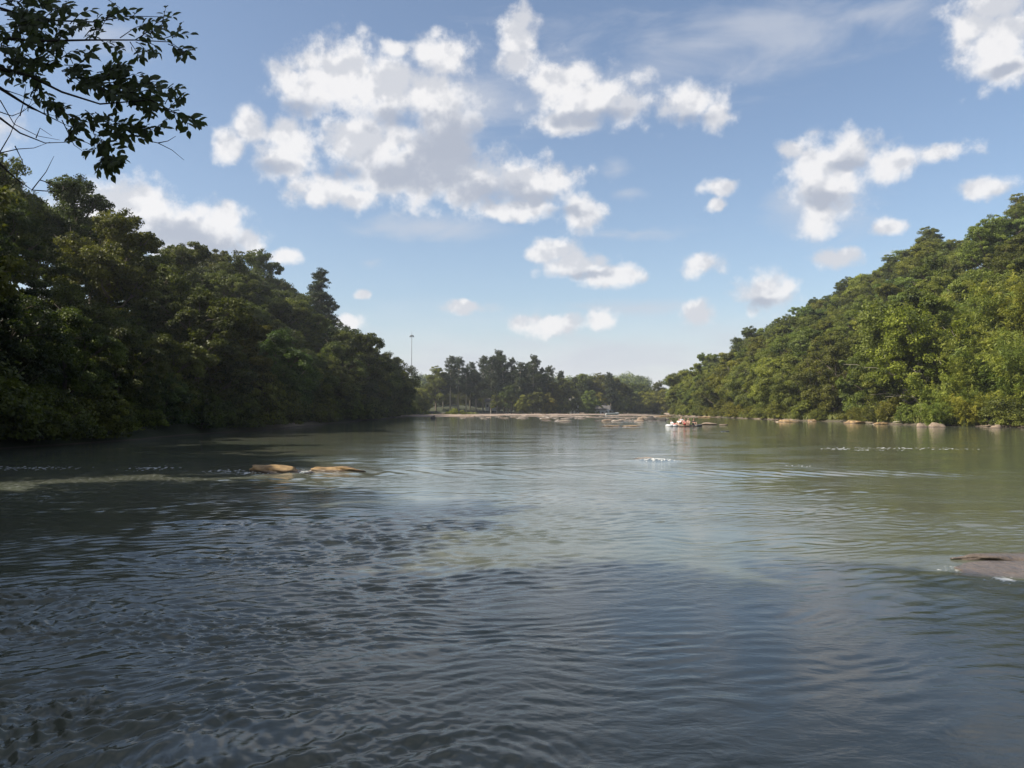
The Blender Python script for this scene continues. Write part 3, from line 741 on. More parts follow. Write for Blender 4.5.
def skin_body(joints, edges, radii, name, mats_, parent):
    me = bpy.data.meshes.new(name); me.from_pydata([tuple(j) for j in joints], edges, [])
    o = bpy.data.objects.new(name, me); COL.objects.link(o)
    sk = o.modifiers.new('skin', 'SKIN'); sk.use_smooth_shade = True
    sub = o.modifiers.new('sub', 'SUBSURF'); sub.levels = 1; sub.render_levels = 1
    for i, v in enumerate(me.skin_vertices[0].data):
        v.radius = (radii[i], radii[i]); v.use_root = (i == 0)
    bpy.context.view_layer.update()
    ev = o.evaluated_get(bpy.context.evaluated_depsgraph_get())
    m2 = bpy.data.meshes.new_from_object(ev); COL.objects.unlink(o); bpy.data.objects.remove(o)
    return m2

def person(loc, rz, shirt, shorts, label, pose='sit', sk=skin, s=1.0, long_hair=False):
    root = empty('person', loc, rz); tag(root, label, 'person', 'people in the river shallows'); root.scale = (s, s, s)
    if pose == 'sit':   # seated on the ground, knees raised, arms round the knees; faces -Y
        J = [(0, 0, .12), (0, .05, .32), (0, .04, .52), (0, .0, .62), (0, -.01, .72),
             (.10, -.02, .11), (.13, -.40, .42), (.12, -.62, .06), (.12, -.78, .03), (-.10, -.02, .11), (-.13, -.40, .42), (-.12, -.62, .06), (-.12, -.78, .03),
             (.19, .02, .53), (.24, -.16, .36), (.10, -.38, .40), (-.19, .02, .53), (-.24, -.16, .36), (-.08, -.38, .40)]
        hands = ((.10, -.38, .40, -.5), (-.08, -.38, .40, .5))
    elif pose == 'stand':
        J = [(0, 0, .95), (0, .01, 1.15), (0, .0, 1.36), (0, -.01, 1.47), (0, -.02, 1.57),
             (.10, 0, .90), (.12, -.03, .50), (.12, .0, .08), (.12, -.14, .04), (-.10, 0, .90), (-.14, .02, .50), (-.15, .05, .08), (-.15, -.09, .04),
             (.19, 0, 1.38), (.25, -.02, 1.12), (.20, -.14, .92), (-.19, 0, 1.38), (-.26, -.01, 1.12), (-.24, -.10, .88)]
        hands = ((.20, -.14, .92, 0), (-.24, -.10, .88, 0))
    else:               # reclining on an inner tube
        J = [(0, 0, .22), (0, .16, .36), (0, .30, .50), (0, .36, .58), (0, .40, .68),
             (.10, -.05, .24), (.16, -.46, .40), (.17, -.84, .22), (.17, -.96, .28), (-.10, -.05, .24), (-.18, -.46, .38), (-.2, -.84, .2), (-.2, -.96, .26),
             (.19, .26, .50), (.36, .10, .40), (.42, -.12, .36), (-.19, .26, .50), (-.36, .10, .40), (-.42, -.12, .36)]
        hands = ((.42, -.12, .36, 0), (-.42, -.12, .36, 0))
    E = [(0, 1), (1, 2), (2, 3), (3, 4), (0, 5), (5, 6), (6, 7), (7, 8), (0, 9), (9, 10), (10, 11), (11, 12), (2, 13), (13, 14), (14, 15), (2, 16), (16, 17), (17, 18)]
    rd = [.14, .125, .15, .055, .055, .095, .062, .042, .035, .095, .062, .042, .035, .062, .042, .028, .062, .042, .028]
    me = skin_body(J, E, rd, 'body', None, root)
    import bmesh
    bm = bmesh.new(); bm.from_mesh(me); bpy.data.meshes.remove(me)
    mb = MB(); mb.v = [tuple(v.co) for v in bm.verts]; mb.f = [tuple(v.index for v in f.verts) for f in bm.faces]; mb.m = [0] * len(mb.f); bm.free()
    h = Vector(J[4]) + Vector((0, -.01, .07))
    mb.ball(h, (.075, .092, .112)); mb.tube([h + Vector((0, -.085, .02)), h + Vector((0, -.115, -.015)), h + Vector((0, -.088, -.025))], [.008, .014, .008], 6)
    for sgn in (-1, 1):
        mb.ball(h + Vector((sgn * .075, .0, .0)), (.012, .02, .03), 6, 5); mb.ball(h + Vector((sgn * .03, -.083, .012)), (.012, .008, .008), 6, 5, 1)
    mb.tube([h + Vector((-.024, -.084, -.052)), h + Vector((0, -.09, -.055)), h + Vector((.024, -.084, -.052))], .006, 5, 2)
    for (x, y, z, tw) in hands:
        sg = 1 if x > 0 else -1
        for k in range(4):
            b = Vector((x + (k - 1.5) * .018, y - .015, z - .01)); ln = (.062, .072, .068, .052)[k]
            mb.tube([b, b + Vector((tw * .03, -ln * .7, -.012)), b + Vector((tw * .05, -ln * 1.1, -ln * .55))], [.010, .009, .006], 5)
        mb.tube([(x - sg * .028, y, z), (x - sg * .05, y - .03, z - .008), (x - sg * .045, y - .055, z - .02)], [.011, .010, .007], 5)
    mb.build('body', [sk, eyem, cloth['pink']], root)
    hb = MB(); hb.ball(h + Vector((0, .018, .022)), (.086, .096, .108))
    if long_hair: hb.tube([h + Vector((0, .08, .02)), h + Vector((0, .11, -.10)), h + Vector((0, .10, -.24))], [.06, .06, .02], 8)
    # keep the face free of hair
    hb.v = [(x, max(y, h.y - .045) if z < h.z + .07 else y, z) for x, y, z in hb.v]
    hb.build('hair', hairm, root)
    if shirt:
        t = MB(); t.tube([J[0], Vector(J[0]).lerp(Vector(J[1]), .5), J[1], J[2], Vector(J[2]).lerp(Vector(J[3]), .55)], [.165, .16, .155, .18, .085], 14)
        for a, b in ((13, 14), (16, 17)): t.tube([J[a], Vector(J[a]).lerp(Vector(J[b]), .65)], [.082, .065], 9)
        t.build('shirt', cloth[shirt], root)
    t = MB(); t.tube([Vector(J[0]) + (Vector(J[0]) - Vector(J[1])) * .25, Vector(J[0]).lerp(Vector(J[1]), .4)], [.16, .17], 12)
    for a, b in ((5, 6), (9, 10)): t.tube([J[a], Vector(J[a]).lerp(Vector(J[b]), .75)], [.115, .088], 9)
    t.build('shorts', cloth[shorts], root)
    return root

def inner_tube(loc, c, label, R_=.42, r_=.17):
    mb = MB(); V = []; F = []; n, k = 28, 12
    for i in range(n):
        for j in range(k):
            a, b = 2 * pi * i / n, 2 * pi * j / k
            V.append(((R_ + r_ * math.cos(b)) * math.cos(a), (R_ + r_ * math.cos(b)) * math.sin(a), r_ * math.sin(b) + .10))
            F.append((i * k + j, ((i + 1) % n) * k + j, ((i + 1) % n) * k + (j + 1) % k, i * k + (j + 1) % k))
    mb.add(V, F); t = empty('inner_tube', loc); tag(t, label, 'inner tube', 'inner tubes in the river shallows')
    mb.build('ring', tube_m[c], t); v = MB(); v.tube([(R_, 0, .26), (R_, 0, .31)], .014, 6); v.build('valve', tube_m['black'], t)
    for a in (0.6, 3.7):
        hnd = MB(); hnd.tube([((R_ + r_) * math.cos(a + d) * f, (R_ + r_) * math.sin(a + d) * f, .14) for d, f in ((-.16, .99), (-.1, 1.08), (.1, 1.08), (.16, .99))], .012, 6); hnd.build('handle', tube_m['black'], t)
    return t
Yp = wl_dist(426.4)
def P(px, dy=0.0): return Vector(((px - 512) / FPX * (Yp + dy), Yp + dy, 0))
q = P(686); rock('river_rock', 5.2, 1.9, .22, 90, M['pink_rock'], 'flat pale rock shelf under the resting people', None, (q.x, q.y + .5, -.04), 0, 4, .5)
q = P(681.5, .4); person((q.x, q.y + .3, .34), .25, 'white', 'navy', 'person in a white shirt sitting highest, at the back of the shelf', 'sit', s=1.02)
q = P(679, -.3); person((q.x, q.y, .12), -.5, 'white', 'navy', 'person in a white shirt sitting low with raised knees, left of the highest one', 'sit', s=1.0)
q = P(684.5, -.25); person((q.x, q.y, .12), .4, 'pink', 'red', 'person in a pink shirt sitting with knees raised in front of the highest one', 'sit', sk=skin2, long_hair=True)
q = P(688, .1); person((q.x, q.y, .14), -.2, None, 'red', 'bare chested person in red shorts sitting in the middle of the shelf', 'sit')
q = P(693.5, .2); person((q.x, q.y, .12), .3, 'dark', 'dark', 'person in dark clothes sitting at the right end of the shelf', 'sit', sk=skin2)
q = P(673.5, -.5); inner_tube((q.x, q.y, 0), 'white', 'white inner tube floating left of the seated people', .40, .16); person((q.x, q.y, -.02), .9, 'white', 'red', 'person lying back in a white inner tube at the left of the group', 'tube', sk=skin)
q = P(669.5, -.6); inner_tube((q.x, q.y, 0), 'white', 'empty white inner tube at the far left of the group', .36, .17)
q = P(697.5, -.2); inner_tube((q.x, q.y, 0), 'black', 'black inner tube floating right of the seated people', .40, .15)

# ------------------------------------------------------------------ boat, cabins, mast on the far bank
wood_m = plain('painted_board', (.66, .66, .63), .7, (.52, .52, .50), 1.2); roof_m = plain('roof_shingle', (.12, .11, .11), .9, (.07, .065, .06), 3.0); glass_m = plain('dark_glass', (.02, .025, .03), .1)
frame_m = plain('white_paint', (.78, .78, .76), .5); hull_m = plain('hull_white', (.80, .80, .78), .3); canvas_m = plain('blue_canvas', (.16, .26, .40), .8); steel = plain('weathered_steel', (.16, .17, .18), .7, metallic=.2)
def boat(loc, rz):
    t = empty('motorboat', loc, rz); tag(t, 'small white motorboat with blue canopy moored before the far trees', 'boat')
    secs = [(-2.4, .85, .75, .0), (-1.2, .95, .75, -.05), (.3, .95, .80, -.05), (1.5, .68, .92, .0), (2.3, .25, 1.02, .25), (2.6, .03, 1.08, .55)]
    V = []; F = []
    for x, w, top, bot in secs: V += [(x, -w, top), (x, -w * .85, top * .45 + bot * .5), (x, 0, bot - .15), (x, w * .85, top * .45 + bot * .5), (x, w, top), (x, w * .8, top - .06), (x, 0, .30), (x, -w * .8, top - .06)]
    for i in range(len(secs) - 1):
        for k in range(8): F.append((i * 8 + k, i * 8 + (k + 1) % 8, (i + 1) * 8 + (k + 1) % 8, (i + 1) * 8 + k))
    F.append(tuple(range(8))); mb = MB(); mb.add(V, F); mb.build('hull', hull_m, t, False)
    w = MB(); w.add([(.7, -.75, .80), (.7, .75, .80), (.35, .65, 1.25), (.35, -.65, 1.25), (.74, -.75, .80), (.74, .75, .80), (.39, .65, 1.25), (.39, -.65, 1.25)], [(0, 1, 2, 3), (7, 6, 5, 4), (0, 4, 5, 1), (3, 2, 6, 7), (0, 3, 7, 4), (1, 5, 6, 2)]); w.build('windscreen', glass_m, t, False)
    c = MB(); c.box((-.6, 0, 1.78), (1.9, 1.6, .07)); c.build('canopy', canvas_m, t, False)
    for x in (-1.4, .2):
        for y in (-.74, .74): p = MB(); p.tube([(x, y, .7), (x, y, 1.76)], .025, 6); p.build('canopy_pole', steel, t)
    e = MB(); e.box((-2.6, 0, .75), (.35, .36, .6)); e.tube([(-2.62, 0, .5), (-2.66, 0, -.3)], .07, 6); e.build('outboard_motor', tube_m['black'], t, False)
q = wpt(611, 415.0); boat((q.x, q.y - 3, 0), .15)
def cabin(px, Y, W, Dp, Hh, label, rz=0.0, wall=wood_m):
    x = (px - 512) / FPX * Y; z = float(ground_h(x, Y)) - .2; t = empty('cabin', (x, Y, z), rz); tag(t, label, 'cabin')
    b = MB(); b.box((0, 0, Hh / 2), (W, Dp, Hh)); b.add([(-W / 2, -Dp / 2, Hh), (-W / 2, Dp / 2, Hh), (-W / 2, 0, Hh + W * .28), (W / 2, -Dp / 2, Hh), (W / 2, Dp / 2, Hh), (W / 2, 0, Hh + W * .28)], [(0, 1, 2), (3, 5, 4)])
    b.build('wall', wall, t, False)
    r = MB(); e = .5; rh = W * .28
    for sg in (-1, 1):
        y0, z0 = sg * (Dp / 2 + e), Hh - e * rh / (Dp / 2)
        V = [(-W / 2 - e, y0, z0), (W / 2 + e, y0, z0), (W / 2 + e, 0, Hh + rh + .02), (-W / 2 - e, 0, Hh + rh + .02)]; V += [(a, b_, c + .18) for a, b_, c in V]
        r.add(V, [(0, 1, 2, 3), (7, 6, 5, 4), (0, 4, 5, 1), (1, 5, 6, 2), (3, 7, 4, 0), (2, 6, 7, 3)])
    rf = r.build('roof', roof_m, t, False); ch = MB(); ch.box((W * .25, Dp * .15, Hh + rh + .4), (.7, .7, 1.6)); ch.build('chimney', M['grey_rock'], rf, False)
    for wx in (-.3, .3):
        f = MB(); f.box((wx * W, -Dp / 2 - .04, Hh * .55), (1.3, .08, 1.5)); f = f.build('window', frame_m, t, False); g_ = MB(); g_.box((wx * W, -Dp / 2 - .09, Hh * .55), (1.05, .03, 1.25)); g_.build('pane', glass_m, f, False)
    d = MB(); d.box((0, -Dp / 2 - .04, 1.1), (1.0, .08, 2.1)); d.build('door', roof_m, t, False)
cabin(602, 384, 6.5, 5, 3.4, 'white cabin showing between the trees behind the moored boat')
cabin(571, 372, 6.0, 5, 5.5, 'white house half hidden by trees left of the round bright tree', .2)
cabin(491, 356, 4.5, 4, 4.2, 'small white shed glimpsed between the dark pines', -.1)
# tall slim mast
def mast(px, Y, top):
    x = (px - 512) / FPX * Y; z = float(ground_h(x, Y)); t = empty('light_mast', (x, Y, z)); tag(t, 'tall slender steel mast with a small platform rising above the left far trees', 'mast')
    Hm = 2.2 + (409 - top) / FPX * Y - z; p = MB(); p.tube([(0, 0, -1), (0, 0, Hm * .5), (0, 0, Hm)], [.38, .3, .22], 10); p.build('pole', steel, t)
    pl = MB(); pl.tube([(0, 0, Hm - 1.5), (0, 0, Hm - .9)], [1.5, 1.5], 16); pl.build('platform', steel, t, False)
    for k in range(8):
        a = 2 * pi * k / 8; l = MB(); l.box((1.6 * math.cos(a), 1.6 * math.sin(a), Hm - 2.0), (.5, .5, .8), rz=a); l.build('floodlight', steel, t, False)
    r = MB(); r.tube([(0, 0, Hm), (0, 0, Hm + 3)], [.08, .04], 6); r.build('lightning_rod', steel, t)
mast(411.5, 640, 334)

# ------------------------------------------------------------------ the overhanging tree at upper left
def over_tree():
    g = np.random.default_rng(77)
    base = Vector((-7.2, 4.2, float(ground_h(-7.2, 4.2)) - .3))
    t = empty('overhanging_tree', base); tag(t, 'near tree whose dark leafy boughs hang into the upper left corner', 'tree')
    off = -base
    def W(px, py, Y): return at(px, py, Y) + off
    tr = MB(); tp = [Vector((0, 0, 0)), Vector((.25, .15, 1.6)), Vector((.35, .6, 3.2)), Vector((.2, .9, 5.2)), Vector((-.1, 1.0, 7.2))]
    tr.tube(tp, [.24, .19, .16, .12, .05], 12); tr.build('trunk', M['dark_bark'], t)
    # boughs and twigs: pixel row paths at a distance; the first ones start on the trunk
    boughs = [
        (.034, 3.2, [(-90, 45, 5.6), (-30, 72, 5.9), (0, 88, 6.0), (25, 104, 6.1), (48, 116, 6.15), (68, 126, 6.2)]),
        (.022, 3.6, [(-90, 40, 5.5), (-30, 60, 5.7), (5, 70, 5.8), (30, 76, 5.85), (62, 92, 5.9), (100, 104, 6.0), (150, 100, 6.1), (175, 112, 6.1), (200, 122, 6.15)]),
        (.018, 4.6, [(-90, 20, 5.6), (0, 38, 5.8), (37, 41, 5.9), (90, 40, 6.0), (135, 40, 6.05), (170, 42, 6.1), (188, 54, 6.1)]),
        (.020, 2.4, [(-90, 110, 5.6), (-20, 112, 5.8), (0, 118, 5.9), (20, 133, 6.0), (45, 143, 6.0), (72, 142, 6.05)]),
        (.024, 1.2, [(-90, 120, 5.4), (-20, 148, 5.6), (0, 164, 5.7), (15, 178, 5.75), (32, 190, 5.8)]),
        (.016, 5.0, [(-80, -40, 5.8), (0, 8, 6.1), (40, 20, 6.2), (95, 22, 6.2), (130, 16, 6.2), (165, 17, 6.3)]),
        (.014, 5.2, [(-60, -80, 6.0), (40, -30, 6.1), (100, -6, 6.2), (120, 8, 6.2)])]
    LP = []; LN = []; LT = []
    def leaves_along(pts, dens=1.0, sc=1.0, start=0.0):
        pts = [Vector(p) for p in pts]; seg = [(pts[i + 1] - pts[i]).length for i in range(len(pts) - 1)]; L = sum(seg); s = L * start; side = 1
        while s < L:
            r = s; i = 0
            while i < len(seg) - 1 and r > seg[i]: r -= seg[i]; i += 1
            p = pts[i].lerp(pts[i + 1], r / seg[i]); d = (pts[i + 1] - pts[i]).normalized()
            sidev = d.cross(Vector((0, -1, .25))).normalized() * side
            dr = (d * .75 + sidev * random.uniform(.5, 1.0) + Vector((random.gauss(0, .22), random.gauss(0, .35), -.25 + random.gauss(0, .2)))).normalized()
            LP.append(p + dr * .038 * sc); LT.append(dr); n = Vector((random.gauss(0, .45), -.75, .5 + random.gauss(0, .35))); LN.append((n, sc * random.uniform(.55, 1.25)))
            s += .034 / dens; side *= -1
        LP.append(pts[-1] + (pts[-1] - pts[-2]).normalized() * .04); LT.append((pts[-1] - pts[-2]).normalized()); LN.append((Vector((0, -.8, .5)), sc))
    for ri, zt, path in boughs:
        pts = [W(*p) for p in path]
        z = zt; f = min(.98, z / 7.2); k = min(3, int(f * 4)); a, b = tp[k], tp[k + 1]; st = min(tp, key=lambda q: abs(q.z - z)); 
        pts = [st] + pts
        n = len(pts); mb = MB(); mb.tube(pts, [ri * .85 * (1 - i / (n - 1)) ** 1.3 + .002 for i in range(n)], 7); mb.build('bough', M['dark_bark'], t)
    tw = MB(); TH = []
    def twig(path, r=.004, leaf=True, dens=1.0, sc=1.0, start=.15, jit=.0):
        pts = [W(*p) + Vector((0, random.gauss(0, jit), 0)) for p in path]
        n = len(pts); tw.tube(pts, [r * (1 - .7 * i / (n - 1)) for i in range(n)], 5)
        if leaf: leaves_along(pts, dens, sc, start)
    def spray(x0, y0, x1, y1, Y, sub=3, **k):
        """a leafy twig with short side twigs"""
        mx, my = (x0 + x1) / 2 + random.uniform(-3, 3), (y0 + y1) / 2 + random.uniform(-4, 0)
        twig([(x0, y0, Y), (mx, my, Y + .05), (x1, y1, Y + random.uniform(-.15, .15))], **k)
        L = math.hypot(x1 - x0, y1 - y0)
        for i in range(sub):
            f = random.uniform(.15, .8); a = math.atan2(y1 - y0, x1 - x0) + random.choice([-1, 1]) * random.uniform(.5, 1.1); l = L * random.uniform(.25, .5)
            sx_, sy_ = x0 + (x1 - x0) * f, y0 + (y1 - y0) * f
            twig([(sx_, sy_, Y), (sx_ + math.cos(a) * l, sy_ + math.sin(a) * l, Y + random.uniform(-.25, .25))], **k)
    # upper spray
    for a in ((95, 38, 112, 8), (60, 38, 82, 22), (100, 22, 128, 10), (118, 20, 138, 18), (120, 38, 150, 22), (135, 40, 160, 30), (140, 38, 172, 16), (150, 34, 166, 20), (160, 40, 190, 34), (168, 44, 190, 56),
              (170, 42, 182, 58), (100, 40, 112, 52), (112, 42, 120, 50), (130, 42, 140, 58), (136, 42, 148, 52), (146, 42, 158, 52), (55, 36, 66, 20), (70, 24, 92, 10), (80, 30, 98, 22), (85, 36, 100, 30)):
        spray(*a, 6.05, sub=1, dens=.75)
    # top strip and dense upper left
    for i in range(36):
        x = random.uniform(-12, 52); y = random.uniform(-8, 66) ; a = random.uniform(-.6, 1.3)
        if x > 30 and y > 40 + random.uniform(-10, 10): continue
        spray(x, y, x + 26 * math.cos(a), y + 22 * math.sin(a), random.uniform(5.6, 6.3), sub=2, dens=.8)
    for a in ((0, 66, 16, 78), (14, 64, 34, 80), (30, 66, 46, 58), (-5, 60, 10, 80), (38, 84, 30, 104), (36, 86, 48, 100), (30, 96, 50, 108)): spray(*a, 5.9, sub=1, dens=.55)
    # main diagonal band
    for i in range(34):
        f = random.random() ** .8; cx, cy = 44 + 98 * f, 52 + 48 * f; w = 17 * (1 - .35 * f)
        x = cx + random.gauss(0, 6); y = cy + random.uniform(-w, w); a = random.uniform(-.5, 1.0)
        spray(x, y, x + 20 * math.cos(a), y + 16 * math.sin(a), random.uniform(5.8, 6.4), sub=2, dens=.9)
    for a in ((108, 76, 116, 70), (114, 80, 124, 70), (120, 80, 140, 76), (140, 92, 160, 86), (150, 92, 180, 88), (165, 104, 176, 90), (168, 110, 182, 98), (150, 100, 168, 112), (160, 108, 182, 118), (172, 112, 200, 122),
              (182, 116, 197, 124), (140, 104, 152, 116), (60, 108, 80, 122), (66, 114, 84, 132), (70, 116, 92, 124), (85, 110, 104, 128), (95, 112, 118, 128), (100, 118, 124, 138), (110, 120, 138, 138), (118, 126, 146, 128),
              (126, 128, 164, 128), (138, 127, 158, 132), (66, 128, 76, 140), (50, 100, 62, 112), (44, 92, 58, 106), (98, 138, 120, 150), (100, 140, 104, 160), (96, 142, 114, 166), (105, 150, 112, 176), (98, 154, 120, 164), (98, 148, 88, 153),
              (104, 158, 98, 172), (108, 160, 118, 164), (112, 128, 128, 144), (90, 128, 102, 142)):
        spray(*a, random.uniform(5.95, 6.2), sub=2 if a[0] < 130 else 1, dens=.85)
    # bare twigs
    for pth in ([(0, 152, 5.9), (10, 135, 5.95), (16, 120, 6), (25, 108, 6)], [(0, 153, 5.8), (18, 149, 5.9), (34, 148, 5.9), (50, 142, 6)], [(0, 165, 5.7), (2, 160, 5.8), (6, 168, 5.8)],
                [(15, 146, 5.9), (22, 160, 6), (26, 176, 6)], [(32, 190, 5.8), (46, 172, 6), (54, 156, 6)], [(40, 180, 5.95), (56, 185, 6)], [(32, 190, 5.8), (60, 192, 6), (72, 186, 6), (86, 178, 6)],
                [(0, 100, 6), (14, 124, 6.1), (38, 136, 6.1), (60, 140, 6.1)], [(140, 139, 6.1), (158, 143, 6.1), (172, 150, 6.1), (184, 160, 6.1)], [(158, 143, 6.1), (168, 141, 6.1), (176, 136, 6.1)],
                [(20, 116, 6), (24, 100, 6), (26, 84, 6)], [(36, 138, 6), (40, 128, 6), (52, 136, 6)], [(45, 24, 6.1), (60, 14, 6.1), (76, 2, 6.1)], [(68, 126, 6.2), (78, 128, 6.2)], [(5, 90, 6), (20, 95, 6), (45, 105, 6)],
                [(0, 112, 6), (12, 116, 6), (22, 112, 6), (36, 102, 6)], [(27, 107, 6.1), (40, 112, 6.2), (62, 118, 6.2)], [(62, 120, 6.2), (74, 145, 6.2), (84, 152, 6.2)]):
        twig(pth, .0045, False)
    tw.build('branchlets', M['dark_bark'], t)
    # leaf blades: pointed ovals folded a little along the midrib
    n = len(LP); P_ = np.array([tuple(p) for p in LP]); T_ = unit(np.array([tuple(p) for p in LT])); N_ = np.array([tuple(a) for a, b in LN]); sc = np.array([b for a, b in LN])[:, None]
    N_ = unit(N_ - T_ * (T_ * N_).sum(1, keepdims=True)); B_ = np.cross(N_, T_); L = .080 * sc; Wd = .040 * sc
    prof = [(-.5, .0), (-.25, .8), (.05, 1.0), (.3, .6), (.5, 0)]
    V = [P_ + T_ * L * prof[0][0]]
    for u, w in prof[1:4]:
        dz = -.10 * (u + .5) ** 2
        for sgn in (-1, 0, 1): V.append(P_ + T_ * L * u + B_ * Wd * .5 * w * sgn + N_ * (abs(sgn) * Wd * .14 + L * dz))
    V.append(P_ + T_ * L * .5 - N_ * L * .12)
    V = np.stack(V, 1); k = V.shape[1]; tri = []
    for r_ in range(2):
        o_ = 1 + r_ * 3
        for c_ in (0, 1): tri += [(o_ + c_, o_ + c_ + 1, o_ + 4 + c_), (o_ + c_, o_ + 4 + c_, o_ + 3 + c_)]
    tri += [(0, 2, 1), (0, 3, 2), (7, 8, 10), (8, 9, 10)]; 
    F = (np.array(tri)[None] + (np.arange(n) * k)[:, None, None]).reshape(-1, 3)
    me = np_mesh('foliage', V.reshape(-1, 3), F, True); a_ = me.attributes.new('tint', 'FLOAT', 'FACE')
    a_.data.foreach_set('value', np.repeat(np.clip(g.normal(.45, .25, n), 0, 1), len(tri)).astype(np.float32))
    link('foliage', me, M['near_leaf'], t)
over_tree()

# ------------------------------------------------------------------ the air
lo, hi = Vector((-440, -75, -2.6)), Vector((540, 935, 150))
mb = MB(); mb.box(tuple((lo + hi) / 2), tuple(hi - lo)); hz = mb.build('haze', [], None, False)
m = bpy.data.materials.new('thin_haze'); m.use_nodes = True; nt = m.node_tree; nt.nodes.clear()
out = nt.nodes.new('ShaderNodeOutputMaterial'); pv = nt.nodes.new('ShaderNodeVolumePrincipled')
pv.inputs['Color'].default_value = (.86, .92, 1.0, 1); pv.inputs['Density'].default_value = .00020; pv.inputs['Anisotropy'].default_value = .2
nt.links.new(pv.outputs[0], out.inputs['Volume']); hz.data.materials.append(m); hz['kind'] = 'stuff'

# ------------------------------------------------------------------ sky with clouds
W = bpy.data.worlds.new('World'); S.world = W; W.use_nodes = True; nt = W.node_tree; nt.nodes.clear()
out = nd(nt, 'ShaderNodeOutputWorld')
sky = nd(nt, 'ShaderNodeTexSky', sky_type='NISHITA'); sky.sun_disc = False; sky.sun_elevation = SUN_EL; sky.sun_rotation = SUN_AZ
sky.air_density = 1.0; sky.dust_density = 1.3; sky.ozone_density = 1.6; sky.altitude = 200
tc = nd(nt, 'ShaderNodeTexCoord'); D_ = tc.outputs['Generated']
sp = nd(nt, 'ShaderNodeSeparateXYZ'); nt.links.new(D_, sp.inputs[0])
az = math_(nt, 'ARCTAN2', sp.outputs[0], sp.outputs[1]); el = math_(nt, 'ARCSINE', sp.outputs[2])
def vm(op, a, b=None, c=None):
    n = nd(nt, 'ShaderNodeVectorMath', operation=op)
    for i, v in enumerate((a, b, c)):
        if v is None: continue
        if isinstance(v, bpy.types.NodeSocket): nt.links.new(v, n.inputs[i])
        else: n.inputs[i].default_value = v
    return n.outputs['Value'] if op in ('LENGTH', 'DOT_PRODUCT') else n.outputs['Vector']
cb = nd(nt, 'ShaderNodeCombineXYZ'); nt.links.new(az, cb.inputs[0]); nt.links.new(el, cb.inputs[1]); AE = cb.outputs[0]
wn = noise(nt, D_, 16, 3, .6); warp = vm('MULTIPLY_ADD', vm('SUBTRACT', wn.outputs['Color'], (.5, .5, .5)), (.022, .018, 0), AE)
wn2 = noise(nt, D_, 55, 3, .6); warp = vm('MULTIPLY_ADD', vm('SUBTRACT', wn2.outputs['Color'], (.5, .5, .5)), (.007, .006, 0), warp)
def puff(vec):
    """billowy field about -0.5..0.5"""
    a = noise(nt, vec, 30, 8, .66); v = nd(nt, 'ShaderNodeTexVoronoi', feature='SMOOTH_F1'); v.inputs['Scale'].default_value = 46; v.inputs['Smoothness'].default_value = .5
    nt.links.new(vec, v.inputs['Vector'])
    return math_(nt, 'ADD', math_(nt, 'MULTIPLY', math_(nt, 'SUBTRACT', a.outputs['Fac'], .5), 1.7), math_(nt, 'MULTIPLY', math_(nt, 'SUBTRACT', .42, v.outputs['Distance']), .5))
def blobs(L, vec, sm=.25):
    cur = None
    for (cx, cy, rx, ry) in L:
        d = pix_dir(cx, cy).normalized(); a0 = math.atan2(d.x, d.y); e0 = math.asin(d.z)
        dx = pix_dir(cx + rx, cy).normalized(); dy = pix_dir(cx, cy - ry).normalized()
        ra = abs(math.atan2(dx.x, dx.y) - a0); re = abs(math.asin(dy.z) - e0)
        l = vm('LENGTH', vm('MULTIPLY_ADD', vec, (1 / ra, 1 / re, 0), (-a0 / ra, -e0 / re, 0)))
        if cur is None: cur = l
        else: cur = math_(nt, 'SMOOTH_MIN', cur, l, sm)
    return cur
CL = [(310, 85, 34, 30), (345, 78, 38, 32), (385, 92, 42, 34), (425, 92, 24, 22), (443, 55, 27, 17), (398, 48, 14, 8), (374, 142, 48, 28), (350, 137, 24, 16),
      (427, 158, 50, 40), (474, 182, 56, 26), (295, 142, 23, 22), (282, 160, 25, 18), (322, 190, 30, 14), (358, 198, 22, 9), (251, 124, 13, 16), (229, 145, 15, 14),
      (527, 182, 40, 22), (580, 214, 21, 16), (516, 208, 42, 10), (458, 147, 12, 6), (516, 38, 17, 25), (519, 62, 20, 13), (564, 80, 32, 18), (590, 98, 46, 25), (627, 108, 22, 17), (564, 124, 30, 10),
      (690, 106, 32, 18), (718, 116, 15, 12), (552, 252, 22, 11), (575, 265, 29, 12), (610, 275, 25, 10), (469, 307, 21, 6), (545, 325, 32, 9), (603, 319, 12, 9), (719, 188, 16, 8), (717, 206, 9, 6),
      (704, 264, 18, 10), (701, 311, 16, 11), (361, 294, 7, 4), (78, 195, 20, 12), (121, 203, 38, 20), (152, 211, 32, 22), (211, 234, 30, 24), (226, 218, 16, 14), (250, 242, 12, 12), (180, 235, 60, 26), (100, 215, 50, 24), (400, 180, 60, 24), (440, 120, 36, 30), (284, 257, 14, 7), (350, 324, 12, 8),
      (815, 166, 26, 22), (827, 187, 30, 25), (819, 215, 19, 18), (794, 150, 14, 10), (848, 154, 23, 18), (894, 163, 30, 15), (944, 150, 28, 9), (981, 185, 23, 9), (888, 227, 15, 8), (838, 257, 22, 8), (767, 291, 25, 17),
      (973, 25, 22, 25), (998, 46, 34, 30), (1010, 68, 24, 15), (995, 4, 40, 16), (1060, 20, 50, 40), (1140, -40, 60, 40), (30, 330, 60, 30), (1120, 180, 50, 26), (-60, 120, 60, 30)]
